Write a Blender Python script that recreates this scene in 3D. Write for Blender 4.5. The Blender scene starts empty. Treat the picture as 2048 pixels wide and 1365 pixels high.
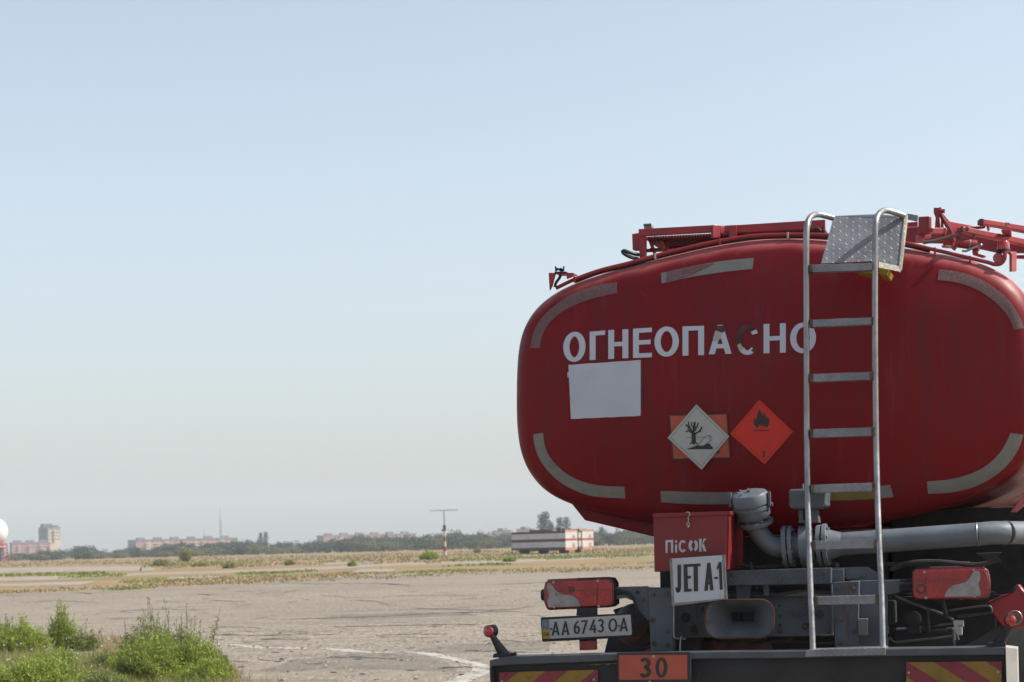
import bpy, bmesh, math, random
from mathutils import Vector, Matrix
from mathutils.bvhtree import BVHTree
from mathutils import noise as mnoise
R_ = math.radians
random.seed(11)
scene = bpy.context.scene
col = scene.collection

# ------------------------------------------------------------------ camera
F = 4200.0                      # focal length in pixels of the 2048 px wide photograph
CX, CY = 1024.0, 1087.0         # principal point (lens shift, horizon low in the frame)
ROLL = R_(1.5)
EYE = Vector((0, 0, 1.6))
cam_d = bpy.data.cameras.new('camera')
cam = bpy.data.objects.new('camera', cam_d); col.objects.link(cam)
cam_d.sensor_width = 36.0
cam_d.lens = F / 2048 * 36.0
cam_d.shift_y = (CY - 682.5) / 2048
cam_d.clip_start = 0.1; cam_d.clip_end = 12000
cr, sr = math.cos(ROLL), math.sin(ROLL)
Xc = Vector((cr, 0, -sr)); Yc = Vector((sr, 0, cr)); Zc = Xc.cross(Yc)
m = Matrix((Xc, Yc, Zc)).transposed().to_4x4(); m.translation = EYE
cam.matrix_world = m
cam_d.dof.use_dof = True
cam_d.dof.focus_distance = 10.8
cam_d.dof.aperture_fstop = 8.5
scene.camera = cam

# ------------------------------------------------------------------ light
SUN_EL, SUN_AZ = R_(46), R_(93)      # azimuth clockwise from +Y (the view direction)
w = bpy.data.worlds.new('World'); scene.world = w; w.use_nodes = True
nt = w.node_tree
bg = nt.nodes['Background']
sky = nt.nodes.new('ShaderNodeTexSky'); sky.sky_type = 'NISHITA'; sky.sun_disc = False
sky.sun_elevation = SUN_EL; sky.sun_rotation = SUN_AZ
sky.air_density = 1.0; sky.dust_density = 2.2; sky.ozone_density = 1.0; sky.altitude = 100
hs = nt.nodes.new('ShaderNodeHueSaturation'); hs.inputs['Saturation'].default_value = 0.64
tn = nt.nodes.new('ShaderNodeMix'); tn.data_type = 'RGBA'; tn.blend_type = 'MULTIPLY'; tn.inputs[0].default_value = 1; tn.inputs[7].default_value = (.98, 1.0, .995, 1)
nt.links.new(sky.outputs[0], hs.inputs['Color']); nt.links.new(hs.outputs[0], tn.inputs[6]); nt.links.new(tn.outputs[2], bg.inputs[0]); bg.inputs[1].default_value = 0.116
sd = bpy.data.lights.new('sun', 'SUN'); sun = bpy.data.objects.new('sun', sd); col.objects.link(sun)
sd.energy = 4.2; sd.angle = R_(0.5); sd.color = (1.0, 0.955, 0.87)
sdir = Vector((math.sin(SUN_AZ) * math.cos(SUN_EL), math.cos(SUN_AZ) * math.cos(SUN_EL), math.sin(SUN_EL)))
sun.rotation_euler = sdir.to_track_quat('Z', 'Y').to_euler()
sun.location = (30, 0, 40)
scene.view_settings.view_transform = 'Standard'
scene.view_settings.look = 'None'
scene.view_settings.exposure = 0.75
scene.view_settings.gamma = 1.0

# ------------------------------------------------------------------ pixel <-> place helpers
def ray(px, py):
    u, v = px - CX, CY - py
    return Vector((u * cr + v * sr, F, -u * sr + v * cr)) / F
def at(px, py, Y):
    return EYE + ray(px, py) * Y
def on_ground(px, py, z=0.0):
    r = ray(px, py); return EYE + r * ((z - EYE.z) / r.z)

YAW = R_(15)
TRUCK_O = Vector((0, 0, 0))
_p = at(1556, 780, 11.0)
TRUCK_O = Vector((_p.x, _p.y, 0))
RT = Vector((math.cos(YAW), -math.sin(YAW), 0)); FW = Vector((math.sin(YAW), math.cos(YAW), 0))
def to_local(v):
    d = v - TRUCK_O; return Vector((d.dot(RT), d.dot(FW), d.z))
def dir_local(v):
    return Vector((v.dot(RT), v.dot(FW), v.z))
EL = to_local(EYE)
def L(px, py, y):
    d = dir_local(ray(px, py)); t = (y - EL.y) / d.y
    return EL + d * t
# zoom-window coordinates -> photograph pixels
def Z1(x, y): return (1000 + x/3.012, 380 + y/3.012)
def Z2(x, y): return (1560 + x/3.791, 380 + y/3.791)
def Z3(x, y): return (1000 + x/3.2, 700 + y/3.2)
def Z4(x, y): return (1560 + x/3.412, 700 + y/3.412)
def Z5(x, y): return (1040 + x/3.739, 1000 + y/3.739)
def Z6(x, y): return (1380 + x/3.74, 1000 + y/3.74)
def Z7(x, y): return (1700 + x/3.738, 1000 + y/3.738)
def Z8(x, y): return (940 + x/5.689, 1140 + y/5.689)
def Za(x, y): return (1180 + x/4.267, 420 + y/4.267)
def Zb(x, y): return (1780 + x/7.58, 400 + y/7.58)

# ------------------------------------------------------------------ materials
def nn(nt, t, **kw):
    n = nt.nodes.new(t)
    for k, v in kw.items():
        if k.startswith('i_'):
            key = k[2:]
            n.inputs[int(key) if key.isdigit() else key].default_value = v
        else: setattr(n, k, v)
    return n
def mixc(nt, fac, a, b, blend='MIX'):
    n = nt.nodes.new('ShaderNodeMix'); n.data_type = 'RGBA'; n.blend_type = blend
    for s, v in ((n.inputs[0], fac), (n.inputs[6], a), (n.inputs[7], b)):
        if hasattr(v, 'links') or isinstance(v, bpy.types.NodeSocket): nt.links.new(v, s)
        else: s.default_value = v if not isinstance(v, tuple) or len(v) == 4 else (*v, 1)
    return n.outputs[2]
def ramp(nt, sock, a, b, lo=0.0, hi=1.0):
    n = nt.nodes.new('ShaderNodeMapRange'); n.inputs[1].default_value = a; n.inputs[2].default_value = b
    n.inputs[3].default_value = lo; n.inputs[4].default_value = hi; n.interpolation_type = 'SMOOTHSTEP'
    nt.links.new(sock, n.inputs[0]); return n.outputs[0]
def noise(nt, vec, scale, detail=5, rough=.55, dist=0.0):
    n = nt.nodes.new('ShaderNodeTexNoise'); n.inputs['Scale'].default_value = scale
    n.inputs['Detail'].default_value = detail; n.inputs['Roughness'].default_value = rough
    n.inputs['Distortion'].default_value = dist
    nt.links.new(vec, n.inputs['Vector']); return n.outputs[0]
def mapping(nt, vec, scale=(1, 1, 1), rot=(0, 0, 0), loc=(0, 0, 0)):
    n = nt.nodes.new('ShaderNodeMapping'); n.inputs['Scale'].default_value = scale
    n.inputs['Rotation'].default_value = rot; n.inputs['Location'].default_value = loc
    nt.links.new(vec, n.inputs['Vector']); return n.outputs[0]
def mathn(nt, op, a, b=None, c=None):
    n = nt.nodes.new('ShaderNodeMath'); n.operation = op
    for i, v in enumerate((a, b, c)):
        if v is None: continue
        if isinstance(v, bpy.types.NodeSocket): nt.links.new(v, n.inputs[i])
        else: n.inputs[i].default_value = v
    return n.outputs[0]
MATS = {}
def mat(name, c, rough=.5, metal=0.0, var=.18, vs=3.0, dirt=None, dt=(.55, .75), ds=6.0, dstretch=(1, 1, 1),
        bump=0.0, bs=60.0, coat=0.0, spec=.5, fleck=None, fs=90.0, ft=(.66, .72), rvar=.1):
    if name in MATS: return MATS[name]
    m = bpy.data.materials.new(name); m.use_nodes = True; nt = m.node_tree; b = nt.nodes['Principled BSDF']
    tc = nt.nodes.new('ShaderNodeTexCoord').outputs['Object']
    v = noise(nt, tc, vs, 6, .6)
    dark = tuple(x * (1 - var) for x in c); lite = tuple(min(1, x * (1 + var)) for x in c)
    colr = mixc(nt, ramp(nt, v, .3, .7), dark, lite)
    if dirt:
        dv = noise(nt, mapping(nt, tc, dstretch), ds, 8, .65)
        colr = mixc(nt, ramp(nt, dv, dt[0], dt[1], 0, .85), colr, dirt)
    if fleck:
        fv = noise(nt, tc, fs, 3, .6)
        colr = mixc(nt, ramp(nt, fv, ft[0], ft[1], 0, .9), colr, fleck)
    nt.links.new(colr, b.inputs['Base Color'])
    rv = noise(nt, tc, vs * 4, 5, .6)
    nt.links.new(ramp(nt, rv, .3, .7, max(.02, rough - rvar), min(1, rough + rvar)), b.inputs['Roughness'])
    b.inputs['Metallic'].default_value = metal
    b.inputs['Coat Weight'].default_value = coat; b.inputs['Coat Roughness'].default_value = .12
    b.inputs['Specular IOR Level'].default_value = spec
    if bump:
        bn = nt.nodes.new('ShaderNodeBump'); bn.inputs['Strength'].default_value = bump
        bn.inputs['Distance'].default_value = .01
        nt.links.new(noise(nt, tc, bs, 4, .6), bn.inputs['Height']); nt.links.new(bn.outputs[0], b.inputs['Normal'])
    MATS[name] = m; return m

def checker_plate(name, c, size=.045, metal=.85, rough=.42, dirt=(.10, .085, .06)):
    m = bpy.data.materials.new(name); m.use_nodes = True; nt = m.node_tree; b = nt.nodes['Principled BSDF']
    tc = nt.nodes.new('ShaderNodeTexCoord').outputs['Object']
    sp = nt.nodes.new('ShaderNodeSeparateXYZ'); nt.links.new(tc, sp.inputs[0])
    ux = mathn(nt, 'MULTIPLY', sp.outputs[0], 1/size); uz = mathn(nt, 'MULTIPLY', mathn(nt, 'ADD', sp.outputs[2], mathn(nt, 'MULTIPLY', sp.outputs[1], .7)), 1/size)
    ix = mathn(nt, 'FLOOR', ux); iz = mathn(nt, 'FLOOR', uz)
    fx = mathn(nt, 'SUBTRACT', mathn(nt, 'SUBTRACT', ux, ix), .5); fz = mathn(nt, 'SUBTRACT', mathn(nt, 'SUBTRACT', uz, iz), .5)
    par = mathn(nt, 'FLOORED_MODULO', mathn(nt, 'ADD', ix, iz), 2.0)
    d1 = mathn(nt, 'ABSOLUTE', mathn(nt, 'ADD', fx, fz)); d2 = mathn(nt, 'ABSOLUTE', mathn(nt, 'SUBTRACT', fx, fz))
    ac = mathn(nt, 'ADD', mathn(nt, 'MULTIPLY', d1, par), mathn(nt, 'MULTIPLY', d2, mathn(nt, 'SUBTRACT', 1.0, par)))
    al = mathn(nt, 'ADD', mathn(nt, 'MULTIPLY', d2, par), mathn(nt, 'MULTIPLY', d1, mathn(nt, 'SUBTRACT', 1.0, par)))
    rr = mathn(nt, 'ADD', mathn(nt, 'MULTIPLY', ac, 3.6), mathn(nt, 'MULTIPLY', al, 1.15))
    mask = ramp(nt, rr, .75, .35)
    n1 = noise(nt, tc, 9, 7, .65)
    base = mixc(nt, ramp(nt, n1, .35, .65), tuple(x*.8 for x in c), tuple(min(1, x*1.15) for x in c))
    base = mixc(nt, ramp(nt, noise(nt, tc, 5, 8, .7), .56, .74, 0, .8), base, dirt)
    base = mixc(nt, mathn(nt, 'MULTIPLY', mask, .35), base, tuple(min(1, x*2.0) for x in c))
    nt.links.new(base, b.inputs['Base Color']); b.inputs['Metallic'].default_value = metal
    b.inputs['Roughness'].default_value = rough
    bn = nt.nodes.new('ShaderNodeBump'); bn.inputs['Strength'].default_value = .9; bn.inputs['Distance'].default_value = .003
    nt.links.new(mask, bn.inputs['Height']); nt.links.new(bn.outputs[0], b.inputs['Normal'])
    return m

RUST = (.11, .045, .022)
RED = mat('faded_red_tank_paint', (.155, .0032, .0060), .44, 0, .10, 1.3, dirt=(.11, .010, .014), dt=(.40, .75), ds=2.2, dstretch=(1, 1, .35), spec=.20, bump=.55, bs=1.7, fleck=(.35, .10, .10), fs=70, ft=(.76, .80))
RED2 = mat('red_frame_paint', (.25, .010, .016), .42, 0, .2, 5, dirt=(.15, .015, .016), dt=(.55, .8), ds=8, coat=.1, fleck=(.12, .05, .04), fs=60, ft=(.7, .74))
REDBOX = mat('red_box_paint', (.165, .010, .014), .5, 0, .12, 4, dirt=(.125, .012, .015), dt=(.55, .8), ds=7, bump=.03, bs=20)
GREY = mat('grey_chassis_paint', (.074, .086, .102), .6, 0, .22, 6, dirt=RUST, dt=(.60, .74), ds=9, bump=.05, bs=40, fleck=(.16, .16, .16), fs=50, ft=(.72, .75))
GREYP = mat('grey_pipe_paint', (.105, .122, .142), .45, 0, .15, 5, dirt=(.06, .055, .048), dt=(.58, .78), ds=8, bump=.03, bs=30, fleck=RUST, fs=40, ft=(.72, .76))
GREYD = mat('dark_grey_bumper_paint', (.024, .026, .029), .65, 0, .25, 4, spec=.3, dirt=(.04, .036, .03), dt=(.55, .75), ds=5, dstretch=(1, 1, 3), bump=.05, bs=50)
GREYL = mat('worn_grey_bumper_lip', (.052, .060, .072), .5, 0, .2, 6, dirt=(.03, .03, .03), dt=(.55, .7), ds=12, fleck=(.22, .21, .2), fs=26, ft=(.70, .73))
BLACK = mat('black_rubber', (.009, .009, .010), .6, 0, .3, 6, dirt=(.025, .022, .02), dt=(.55, .8), ds=10, bump=.1, bs=60)
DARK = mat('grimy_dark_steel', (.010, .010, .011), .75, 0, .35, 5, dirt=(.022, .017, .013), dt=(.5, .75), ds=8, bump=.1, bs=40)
TUBE = mat('worn_aluminium_tube', (.27, .265, .265), .42, .75, .2, 9, dirt=(.06, .045, .03), dt=(.58, .72), ds=11, dstretch=(1, 1, .35), bump=.04, bs=60)
PLATE = checker_plate('aluminium_checker_plate', (.19, .195, .21), .032, .35, .5)
PLATEG = checker_plate('grey_painted_checker_plate', (.055, .065, .080), .024, .1, .55)
WELD = mat('dirty_weld', (.10, .075, .055), .7, .5, .4, 20, bump=.3, bs=80)
WHITE = mat('white_vinyl', (.42, .44, .50), .45, 0, .04, 4, dirt=(.33, .34, .36), dt=(.5, .75), ds=5, bump=.25, bs=7)
WHITEL = mat('white_letter_vinyl', (.43, .45, .52), .42, 0, .04, 4, dirt=(.40, .40, .42), dt=(.55, .8), ds=8)
GHOST = mat('peeled_adhesive_residue', (.050, .020, .016), .75, 0, .5, 25, bump=.1, bs=50)
YELL = mat('yellowed_vinyl', (.33, .32, .27), .5, 0, .1, 10)
TAPE = mat('aged_reflective_tape', (.17, .165, .15), .5, .1, .12, 14, dirt=(.11, .10, .085), dt=(.5, .75), ds=7, fleck=(.13, .115, .10), fs=60, ft=(.6, .68))
TAPED = mat('faded_reflective_tape', (.115, .060, .058), .5, 0, .2, 12, dirt=(.13, .03, .035), dt=(.4, .7), ds=16, fleck=(.15, .11, .10), fs=130, ft=(.50, .66))
TAPEY = mat('yellow_reflective_tape', (.17, .12, .035), .5, .1, .1, 14)
ORANGE = mat('orange_plate_paint', (.34, .062, .033), .42, 0, .08, 8, dirt=(.28, .06, .04), dt=(.5, .8), ds=12)
PLACR = mat('red_placard_vinyl', (.50, .014, .008), .4, 0, .06, 10)
INK = mat('black_ink', (.016, .016, .017), .5, 0, .2, 20)
PGREY = mat('placard_light_grey', (.34, .36, .35), .45, 0, .05, 10, dirt=(.28, .28, .26), dt=(.5, .8), ds=9)
SIGNW = mat('sign_white', (.40, .42, .46), .4, 0, .05, 8, dirt=(.30, .31, .32), dt=(.52, .78), ds=7)
SIGNF = mat('sign_frame_aluminium', (.20, .20, .195), .45, .7, .2, 20, dirt=(.1, .09, .07), dt=(.55, .7), ds=14)
PLW = mat('number_plate_white', (.34, .335, .33), .38, 0, .06, 20, dirt=(.30, .28, .25), dt=(.52, .8), ds=22)
PLB = mat('number_plate_blue', (.08, .14, .21), .4, 0, .1, 20)
PLY = mat('number_plate_yellow', (.34, .20, .012), .4, 0, .1, 20)
LENS = mat('red_lamp_lens', (.27, .004, .008), .14, 0, .3, 9, coat=.6, bump=.5, bs=110)
LENSD = mat('dark_red_lamp_rim', (.075, .006, .010), .25, 0, .2, 9, coat=.3)
LENSB = mat('bright_red_lens', (.34, .008, .010), .1, 0, .2, 30, coat=.8)
CLEAR = mat('clear_lamp_lens', (.23, .225, .23), .15, 0, .25, 16, dirt=(.11, .10, .09), dt=(.55, .8), ds=16, coat=.6)
STRR = mat('marker_board_red', (.17, .014, .028), .35, 0, .15, 6, dirt=(.08, .02, .02), dt=(.55, .75), ds=6, dstretch=(.5, 1, 1))
STRY = mat('marker_board_yellow', (.20, .115, .010), .35, 0, .12, 6, dirt=(.12, .07, .012), dt=(.55, .75), ds=9)
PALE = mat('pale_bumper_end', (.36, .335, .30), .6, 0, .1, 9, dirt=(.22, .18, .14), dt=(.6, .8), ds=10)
PINKLT = mat('sunlit_bleached_red_paint', (.42, .09, .095), .5, 0, .15, 6)  # paler red for sunlit parts, the sunlight put into the colour
STEEL = mat('bare_steel_wire', (.35, .30, .24), .4, .9, .2, 30)

# pinker upward tank faces: chalky bleaching, plus sunlit shoulder glow put into the colour
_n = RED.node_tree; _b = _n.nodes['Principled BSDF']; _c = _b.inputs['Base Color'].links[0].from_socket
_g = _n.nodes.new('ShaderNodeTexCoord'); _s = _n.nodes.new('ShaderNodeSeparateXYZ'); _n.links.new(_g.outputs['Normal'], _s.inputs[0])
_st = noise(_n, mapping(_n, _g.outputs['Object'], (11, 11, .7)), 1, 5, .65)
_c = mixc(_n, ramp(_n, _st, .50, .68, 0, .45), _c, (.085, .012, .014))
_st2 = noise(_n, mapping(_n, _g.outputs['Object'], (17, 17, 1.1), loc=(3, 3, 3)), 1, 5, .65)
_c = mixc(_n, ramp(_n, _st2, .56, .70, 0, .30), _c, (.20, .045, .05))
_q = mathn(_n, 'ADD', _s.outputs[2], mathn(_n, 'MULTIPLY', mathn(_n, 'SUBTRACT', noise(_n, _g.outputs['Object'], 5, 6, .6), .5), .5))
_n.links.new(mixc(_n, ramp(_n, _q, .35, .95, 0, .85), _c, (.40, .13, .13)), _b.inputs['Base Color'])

# ------------------------------------------------------------------ mesh building
class MB:
    def __init__(s): s.v = []; s.f = []; s.mi = []; s.cur = 0
    def add(s, vs, fs):
        o = len(s.v); s.v += [tuple(p) for p in vs]
        for f in fs: s.f.append(tuple(i + o for i in f)); s.mi.append(s.cur)
    def prism(s, front, back):
        n = len(front)
        # orient outward
        c1 = sum((Vector(p) for p in front), Vector()) / n; c2 = sum((Vector(p) for p in back), Vector()) / n
        nrm = Vector()
        for i in range(n):
            a, b = Vector(front[i]), Vector(front[(i+1) % n]); nrm += (a - c1).cross(b - c1)
        if nrm.dot(c1 - c2) < 0: front = front[::-1]; back = back[::-1]
        fs = [tuple(range(n)), tuple(range(2*n - 1, n - 1, -1))]
        for i in range(n): j = (i + 1) % n; fs.append((i, n + i, n + j, j))
        s.add(list(front) + list(back), fs)
    def px(s, pts, y0, y1, y0b=None):
        """outline in photograph pixels standing at truck depth y0, extruded to y1"""
        fr = [L(x, y, y0) for x, y in pts]
        s.prism(fr, [Vector((p.x, y1, p.z)) for p in fr])
    def pxs(s, pts, y0, th, k):
        """as px, but the face recedes to the right with slope k"""
        x0 = L(pts[0][0], pts[0][1], y0).x; fr = []
        for x, y in pts:
            p = L(x, y, y0)
            for _ in range(6): p = L(x, y, y0 + k*(p.x - x0))
            fr.append(p)
        s.prism(fr, [p + Vector((-k, 1, 0)).normalized()*th for p in fr])
    def box(s, c, d, rot=None):
        c = Vector(c); vs = []
        for sx in (-.5, .5):
            for sy in (-.5, .5):
                for sz in (-.5, .5):
                    p = Vector((sx*d[0], sy*d[1], sz*d[2]))
                    if rot: p = rot @ p
                    vs.append(c + p)
        s.add(vs, [(0, 1, 3, 2), (4, 6, 7, 5), (0, 4, 5, 1), (2, 3, 7, 6), (0, 2, 6, 4), (1, 5, 7, 3)])
    def beam(s, p, q, w, h):
        p, q = Vector(p), Vector(q); d = (q - p)
        rot = d.to_track_quat('X', 'Z').to_matrix()
        s.box((p + q) / 2, (d.length, w, h), rot)
    def tube(s, path, r, n=12, cap=True, rr=None):
        P = [Vector(p) for p in path]; rings = []; up = None
        for i, p in enumerate(P):
            t = (P[min(i+1, len(P)-1)] - P[max(i-1, 0)]).normalized()
            if up is None: up = t.orthogonal().normalized()
            up = (up - t * up.dot(t)).normalized(); b = t.cross(up)
            rad = rr[i] if rr else r
            rings.append([p + (up*math.cos(a) + b*math.sin(a))*rad for a in [2*math.pi*k/n for k in range(n)]])
        vs = [v for ring in rings for v in ring]; fs = []
        for i in range(len(P)-1):
            for k in range(n):
                a = i*n + k; b_ = i*n + (k+1) % n; fs.append((a, b_, b_+n, a+n))
        if cap: fs.append(tuple(range(n-1, -1, -1))); fs.append(tuple((len(P)-1)*n + k for k in range(n)))
        s.add(vs, fs)
    def cyl(s, p, q, r, r2=None, n=24): s.tube([p, q], r, n, True, [r, r if r2 is None else r2])
    def lathe(s, base, axis, prof, n=28):
        """prof: (distance along axis, radius)"""
        ax = Vector(axis).normalized(); base = Vector(base)
        s.tube([base + ax*max(h, 0) if False else base + ax*h for h, r in prof], 1, n, True, [r for h, r in prof]) if all(prof[i][0] < prof[i+1][0] for i in range(len(prof)-1)) else s._lathe2(base, ax, prof, n)
    def _lathe2(s, base, ax, prof, n):
        u = ax.orthogonal().normalized(); b = ax.cross(u); vs = []
        for h, r in prof:
            for k in range(n):
                a = 2*math.pi*k/n; vs.append(base + ax*h + (u*math.cos(a) + b*math.sin(a))*r)
        fs = []
        for i in range(len(prof)-1):
            for k in range(n):
                a = i*n+k; c = i*n+(k+1) % n; fs.append((a, c, c+n, a+n))
        fs.append(tuple(range(n-1, -1, -1))); fs.append(tuple((len(prof)-1)*n+k for k in range(n)))
        s.add(vs, fs)
    def sphere(s, c, r, n=20, m=12, sc=(1, 1, 1)):
        c = Vector(c); vs = [c + Vector((0, 0, r*sc[2]))]
        for i in range(1, m):
            th = math.pi*i/m
            for k in range(n):
                a = 2*math.pi*k/n
                vs.append(c + Vector((r*math.sin(th)*math.cos(a)*sc[0], r*math.sin(th)*math.sin(a)*sc[1], r*math.cos(th)*sc[2])))
        vs.append(c - Vector((0, 0, r*sc[2]))); fs = []
        for k in range(n): fs.append((0, 1+k, 1+(k+1) % n))
        for i in range(m-2):
            for k in range(n):
                a = 1+i*n+k; b = 1+i*n+(k+1) % n; fs.append((a, a+n, b+n, b))
        l = len(vs)-1
        for k in range(n): fs.append((l, 1+(m-2)*n+(k+1) % n, 1+(m-2)*n+k))
        s.add(vs, fs)
    def build(s, name, mats, parent=None, bevel=0.0, smooth=True, angle=35, solid=0):
        me = bpy.data.meshes.new(name); me.from_pydata(s.v, [], s.f)
        if not isinstance(mats, (list, tuple)): mats = [mats]
        for mm in mats: me.materials.append(mm)
        me.polygons.foreach_set('material_index', s.mi)
        if smooth: me.polygons.foreach_set('use_smooth', [True]*len(me.polygons))
        me.update()
        if smooth and hasattr(me, 'set_sharp_from_angle'): me.set_sharp_from_angle(angle=R_(angle))
        o = bpy.data.objects.new(name, me); col.objects.link(o)
        if parent: o.parent = parent
        if bevel:
            bv = o.modifiers.new('bevel', 'BEVEL'); bv.width = bevel; bv.segments = 2; bv.limit_method = 'ANGLE'; bv.angle_limit = R_(40)
            bv.harden_normals = True
        return o
def tag(o, label=None, cat=None, group=None, kind=None):
    if label: o['label'] = label
    if cat: o['category'] = cat
    if group: o['group'] = group
    if kind: o['kind'] = kind
    return o
def empty(name, loc, rz=0):
    o = bpy.data.objects.new(name, None); col.objects.link(o); o.location = loc; o.rotation_euler = (0, 0, rz)
    o.empty_display_size = .3; return o
def rounded(x0, y0, x1, y1, r, n=5, fx=None):
    pts = []
    for cx, cy, a0 in ((x1-r, y0+r, -90), (x1-r, y1-r, 0), (x0+r, y1-r, 90), (x0+r, y0+r, 180)):
        for k in range(n+1):
            a = R_(a0 + 90*k/n); pts.append((cx + r*math.cos(a), cy + r*math.sin(a)))
    return pts
def smooth_path(pts, n=8, closed=False):
    P = [Vector(p) for p in pts]; out = []; N = len(P)
    for i in range(N if closed else N-1):
        p0 = P[(i-1) % N] if closed or i else P[0]*2 - P[1]; p1 = P[i]; p2 = P[(i+1) % N]
        p3 = P[(i+2) % N] if closed or i < N-2 else P[-1]*2 - P[-2]
        for k in range(n):
            t = k/n
            out.append(.5*((2*p1) + (p2-p0)*t + (2*p0-5*p1+4*p2-p3)*t*t + (3*p1-p0-3*p2+p3)*t**3))
    if not closed: out.append(P[-1])
    return out

# ------------------------------------------------------------------ stroke lettering
def ell(cx, cy, rx, ry, a0, a1, n=22):
    return [(cx + rx*math.cos(R_(a0+(a1-a0)*k/n)), cy + ry*math.sin(R_(a0+(a1-a0)*k/n))) for k in range(n+1)]
def glyph(ch, w, t, tv=None):
    """returns list of ('s', polyline, closed) / ('p', quad)  in a box w x 1"""
    tv = tv or t; h = t/2; hv = tv/2
    V = lambda x, a=0, b=1: ('p', [(x-h, a), (x+h, a), (x+h, b), (x-h, b)])
    H = lambda y, a=0, b=None: ('p', [(a, y-hv), (w if b is None else b, y-hv), (w if b is None else b, y+hv), (a, y+hv)])
    if ch in 'OО0': return [('s', ell(w/2, .5, w/2-h, .5-hv, 90, 450, 34)[:-1], True)]
    if ch == 'Г': return [V(h), H(1-hv, t)]
    if ch in 'НH': return [V(h), V(w-h), H(.5, t, w-t)]
    if ch in 'ЕE': return [V(h), H(1-hv, t), H(.52, t, w*.93), H(hv, t)]
    if ch == 'П': return [V(h, 0, 1-tv), V(w-h, 0, 1-tv), H(1-hv)]
    if ch in 'АA': return [('p', [(0, 0), (t*1.05, 0), (w/2+h*.9, 1), (w/2-h*.9, 1)]), ('p', [(w-t*1.05, 0), (w, 0), (w/2+h*.9, 1), (w/2-h*.9, 1)]), H(.27, w*.27, w*.73)]
    if ch == 'С': return [('s', ell(w/2, .5, w/2-h, .5-hv, 42, 318, 24), False)]
    if ch == 'K': return [V(h), ('p', [(t*.9, .42), (t*1.5, .62), (w, 1), (w-t*1.2, 1)]), ('p', [(t*1.1, .5), (t*2, .62), (w, 0), (w-t*1.2, 0)])]
    if ch == 'i': return [V(w/2, 0, .62), V(w/2, .76, .95)]
    if ch == 'J': return [('s', [(w-h, 1), (w-h, .25)] + ell(w/2, .25, w/2-h, .25-hv, 0, -165, 12), False)]
    if ch == 'T': return [H(1-hv), V(w/2, 0, 1-tv)]
    if ch == '1': return [V(w-h), ('p', [(0, .70), (w-t, .80), (w-t, .97), (0, .80)])]
    if ch == '-': return [('p', [(0, .36), (w, .36), (w, .36+tv), (0, .36+tv)])]
    if ch == 'U': return [('s', [(h, 1), (h, .3)] + ell(w/2, .3, w/2-h, .3-hv, 180, 360, 12) + [(w-h, 1)], False)]
    if ch == '6': return [('s', ell(w/2, .31, w/2-h, .31-hv, 90, 450, 24)[:-1], True), ('s', [(h, .34), (w*.16, .6), (w*.42, .83), (w*.78, 1-hv)], False)]
    if ch == '7': return [H(1-hv), ('p', [(w*.12, 0), (w*.12+t, 0), (w, 1-tv), (w-t*1.1, 1-tv)])]
    if ch == '4': return [('p', [(w*.62, 0), (w*.62+t, 0), (w*.62+t, .62), (w*.62, .62)]), H(.28), ('p', [(0, .28-hv), (t*1.1, .28-hv), (w*.6+t, 1), (w*.6-t*.2, 1)])]
    if ch == '3': return [('s', ell(w*.47, .735, w*.5-h, .265-hv, 155, -78, 16) + ell(w*.46, .29, w*.54-h, .29-hv, 78, -155, 18), False)]
    return []
def text_mesh(mb, items, quad, surf, off=.0022):
    """items: (char, x, w, t, tv) in text space width 1 (x) by 1 (y, scaled); quad px corners TL,TR,BR,BL"""
    TL, TR, BR, BL = [Vector((*q, 0)) for q in quad]
    def mp(u, v):
        a = BL.lerp(BR, u); b = TL.lerp(TR, u); return a.lerp(b, v)
    k = 0
    for it in items:
        ch, x0, w, t, tv, asp = it
        for g in glyph(ch, asp, t, tv):
            k += 1; o = off + (k % 7)*.00016
            def S(p):
                q = mp(x0 + p[0]/asp*w, p[1]); return surf(q.x, q.y, o)
            if g[0] == 'p':
                a, b, c, d = g[1]; n = 6; vs = []
                for i in range(n+1):
                    for j in range(n+1):
                        u, v = i/n, j/n
                        px_ = (a[0]*(1-u)+b[0]*u)*(1-v) + (d[0]*(1-u)+c[0]*u)*v
                        py_ = (a[1]*(1-u)+b[1]*u)*(1-v) + (d[1]*(1-u)+c[1]*u)*v
                        vs.append(S((px_, py_)))
                mb.add(vs, [(i*(n+1)+j, (i+1)*(n+1)+j, (i+1)*(n+1)+j+1, i*(n+1)+j+1) for i in range(n) for j in range(n)])
            else:
                P = g[1]; N = len(P); cl = g[2]; vs = []
                for i in range(N):
                    pa = P[i-1] if (cl or i) else P[0]; pb = P[(i+1) % N] if (cl or i < N-1) else P[-1]
                    dx, dy = pb[0]-pa[0], pb[1]-pa[1]; l = math.hypot(dx, dy) or 1
                    nx, ny = -dy/l, dx/l
                    hx, hy = t/2, tv/2
                    vs.append(S((P[i][0]+nx*hx, P[i][1]+ny*hy))); vs.append(S((P[i][0]-nx*hx, P[i][1]-ny*hy)))
                rng = range(N if cl else N-1)
                mb.add(vs, [(2*i, 2*i+1, 2*((i+1) % N)+1, 2*((i+1) % N)) for i in rng])
def layout(s, widths, t, tv=None, gap=.06, asp=None, total=None):
    """widths relative; returns items"""
    tot = sum(widths) + gap*(len(s)-1); x = 0; out = []
    for ch, w in zip(s, widths):
        if ch != ' ': out.append((ch, x/tot, w/tot, t, tv or t, w))
        x += w + gap
    return out
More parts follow.
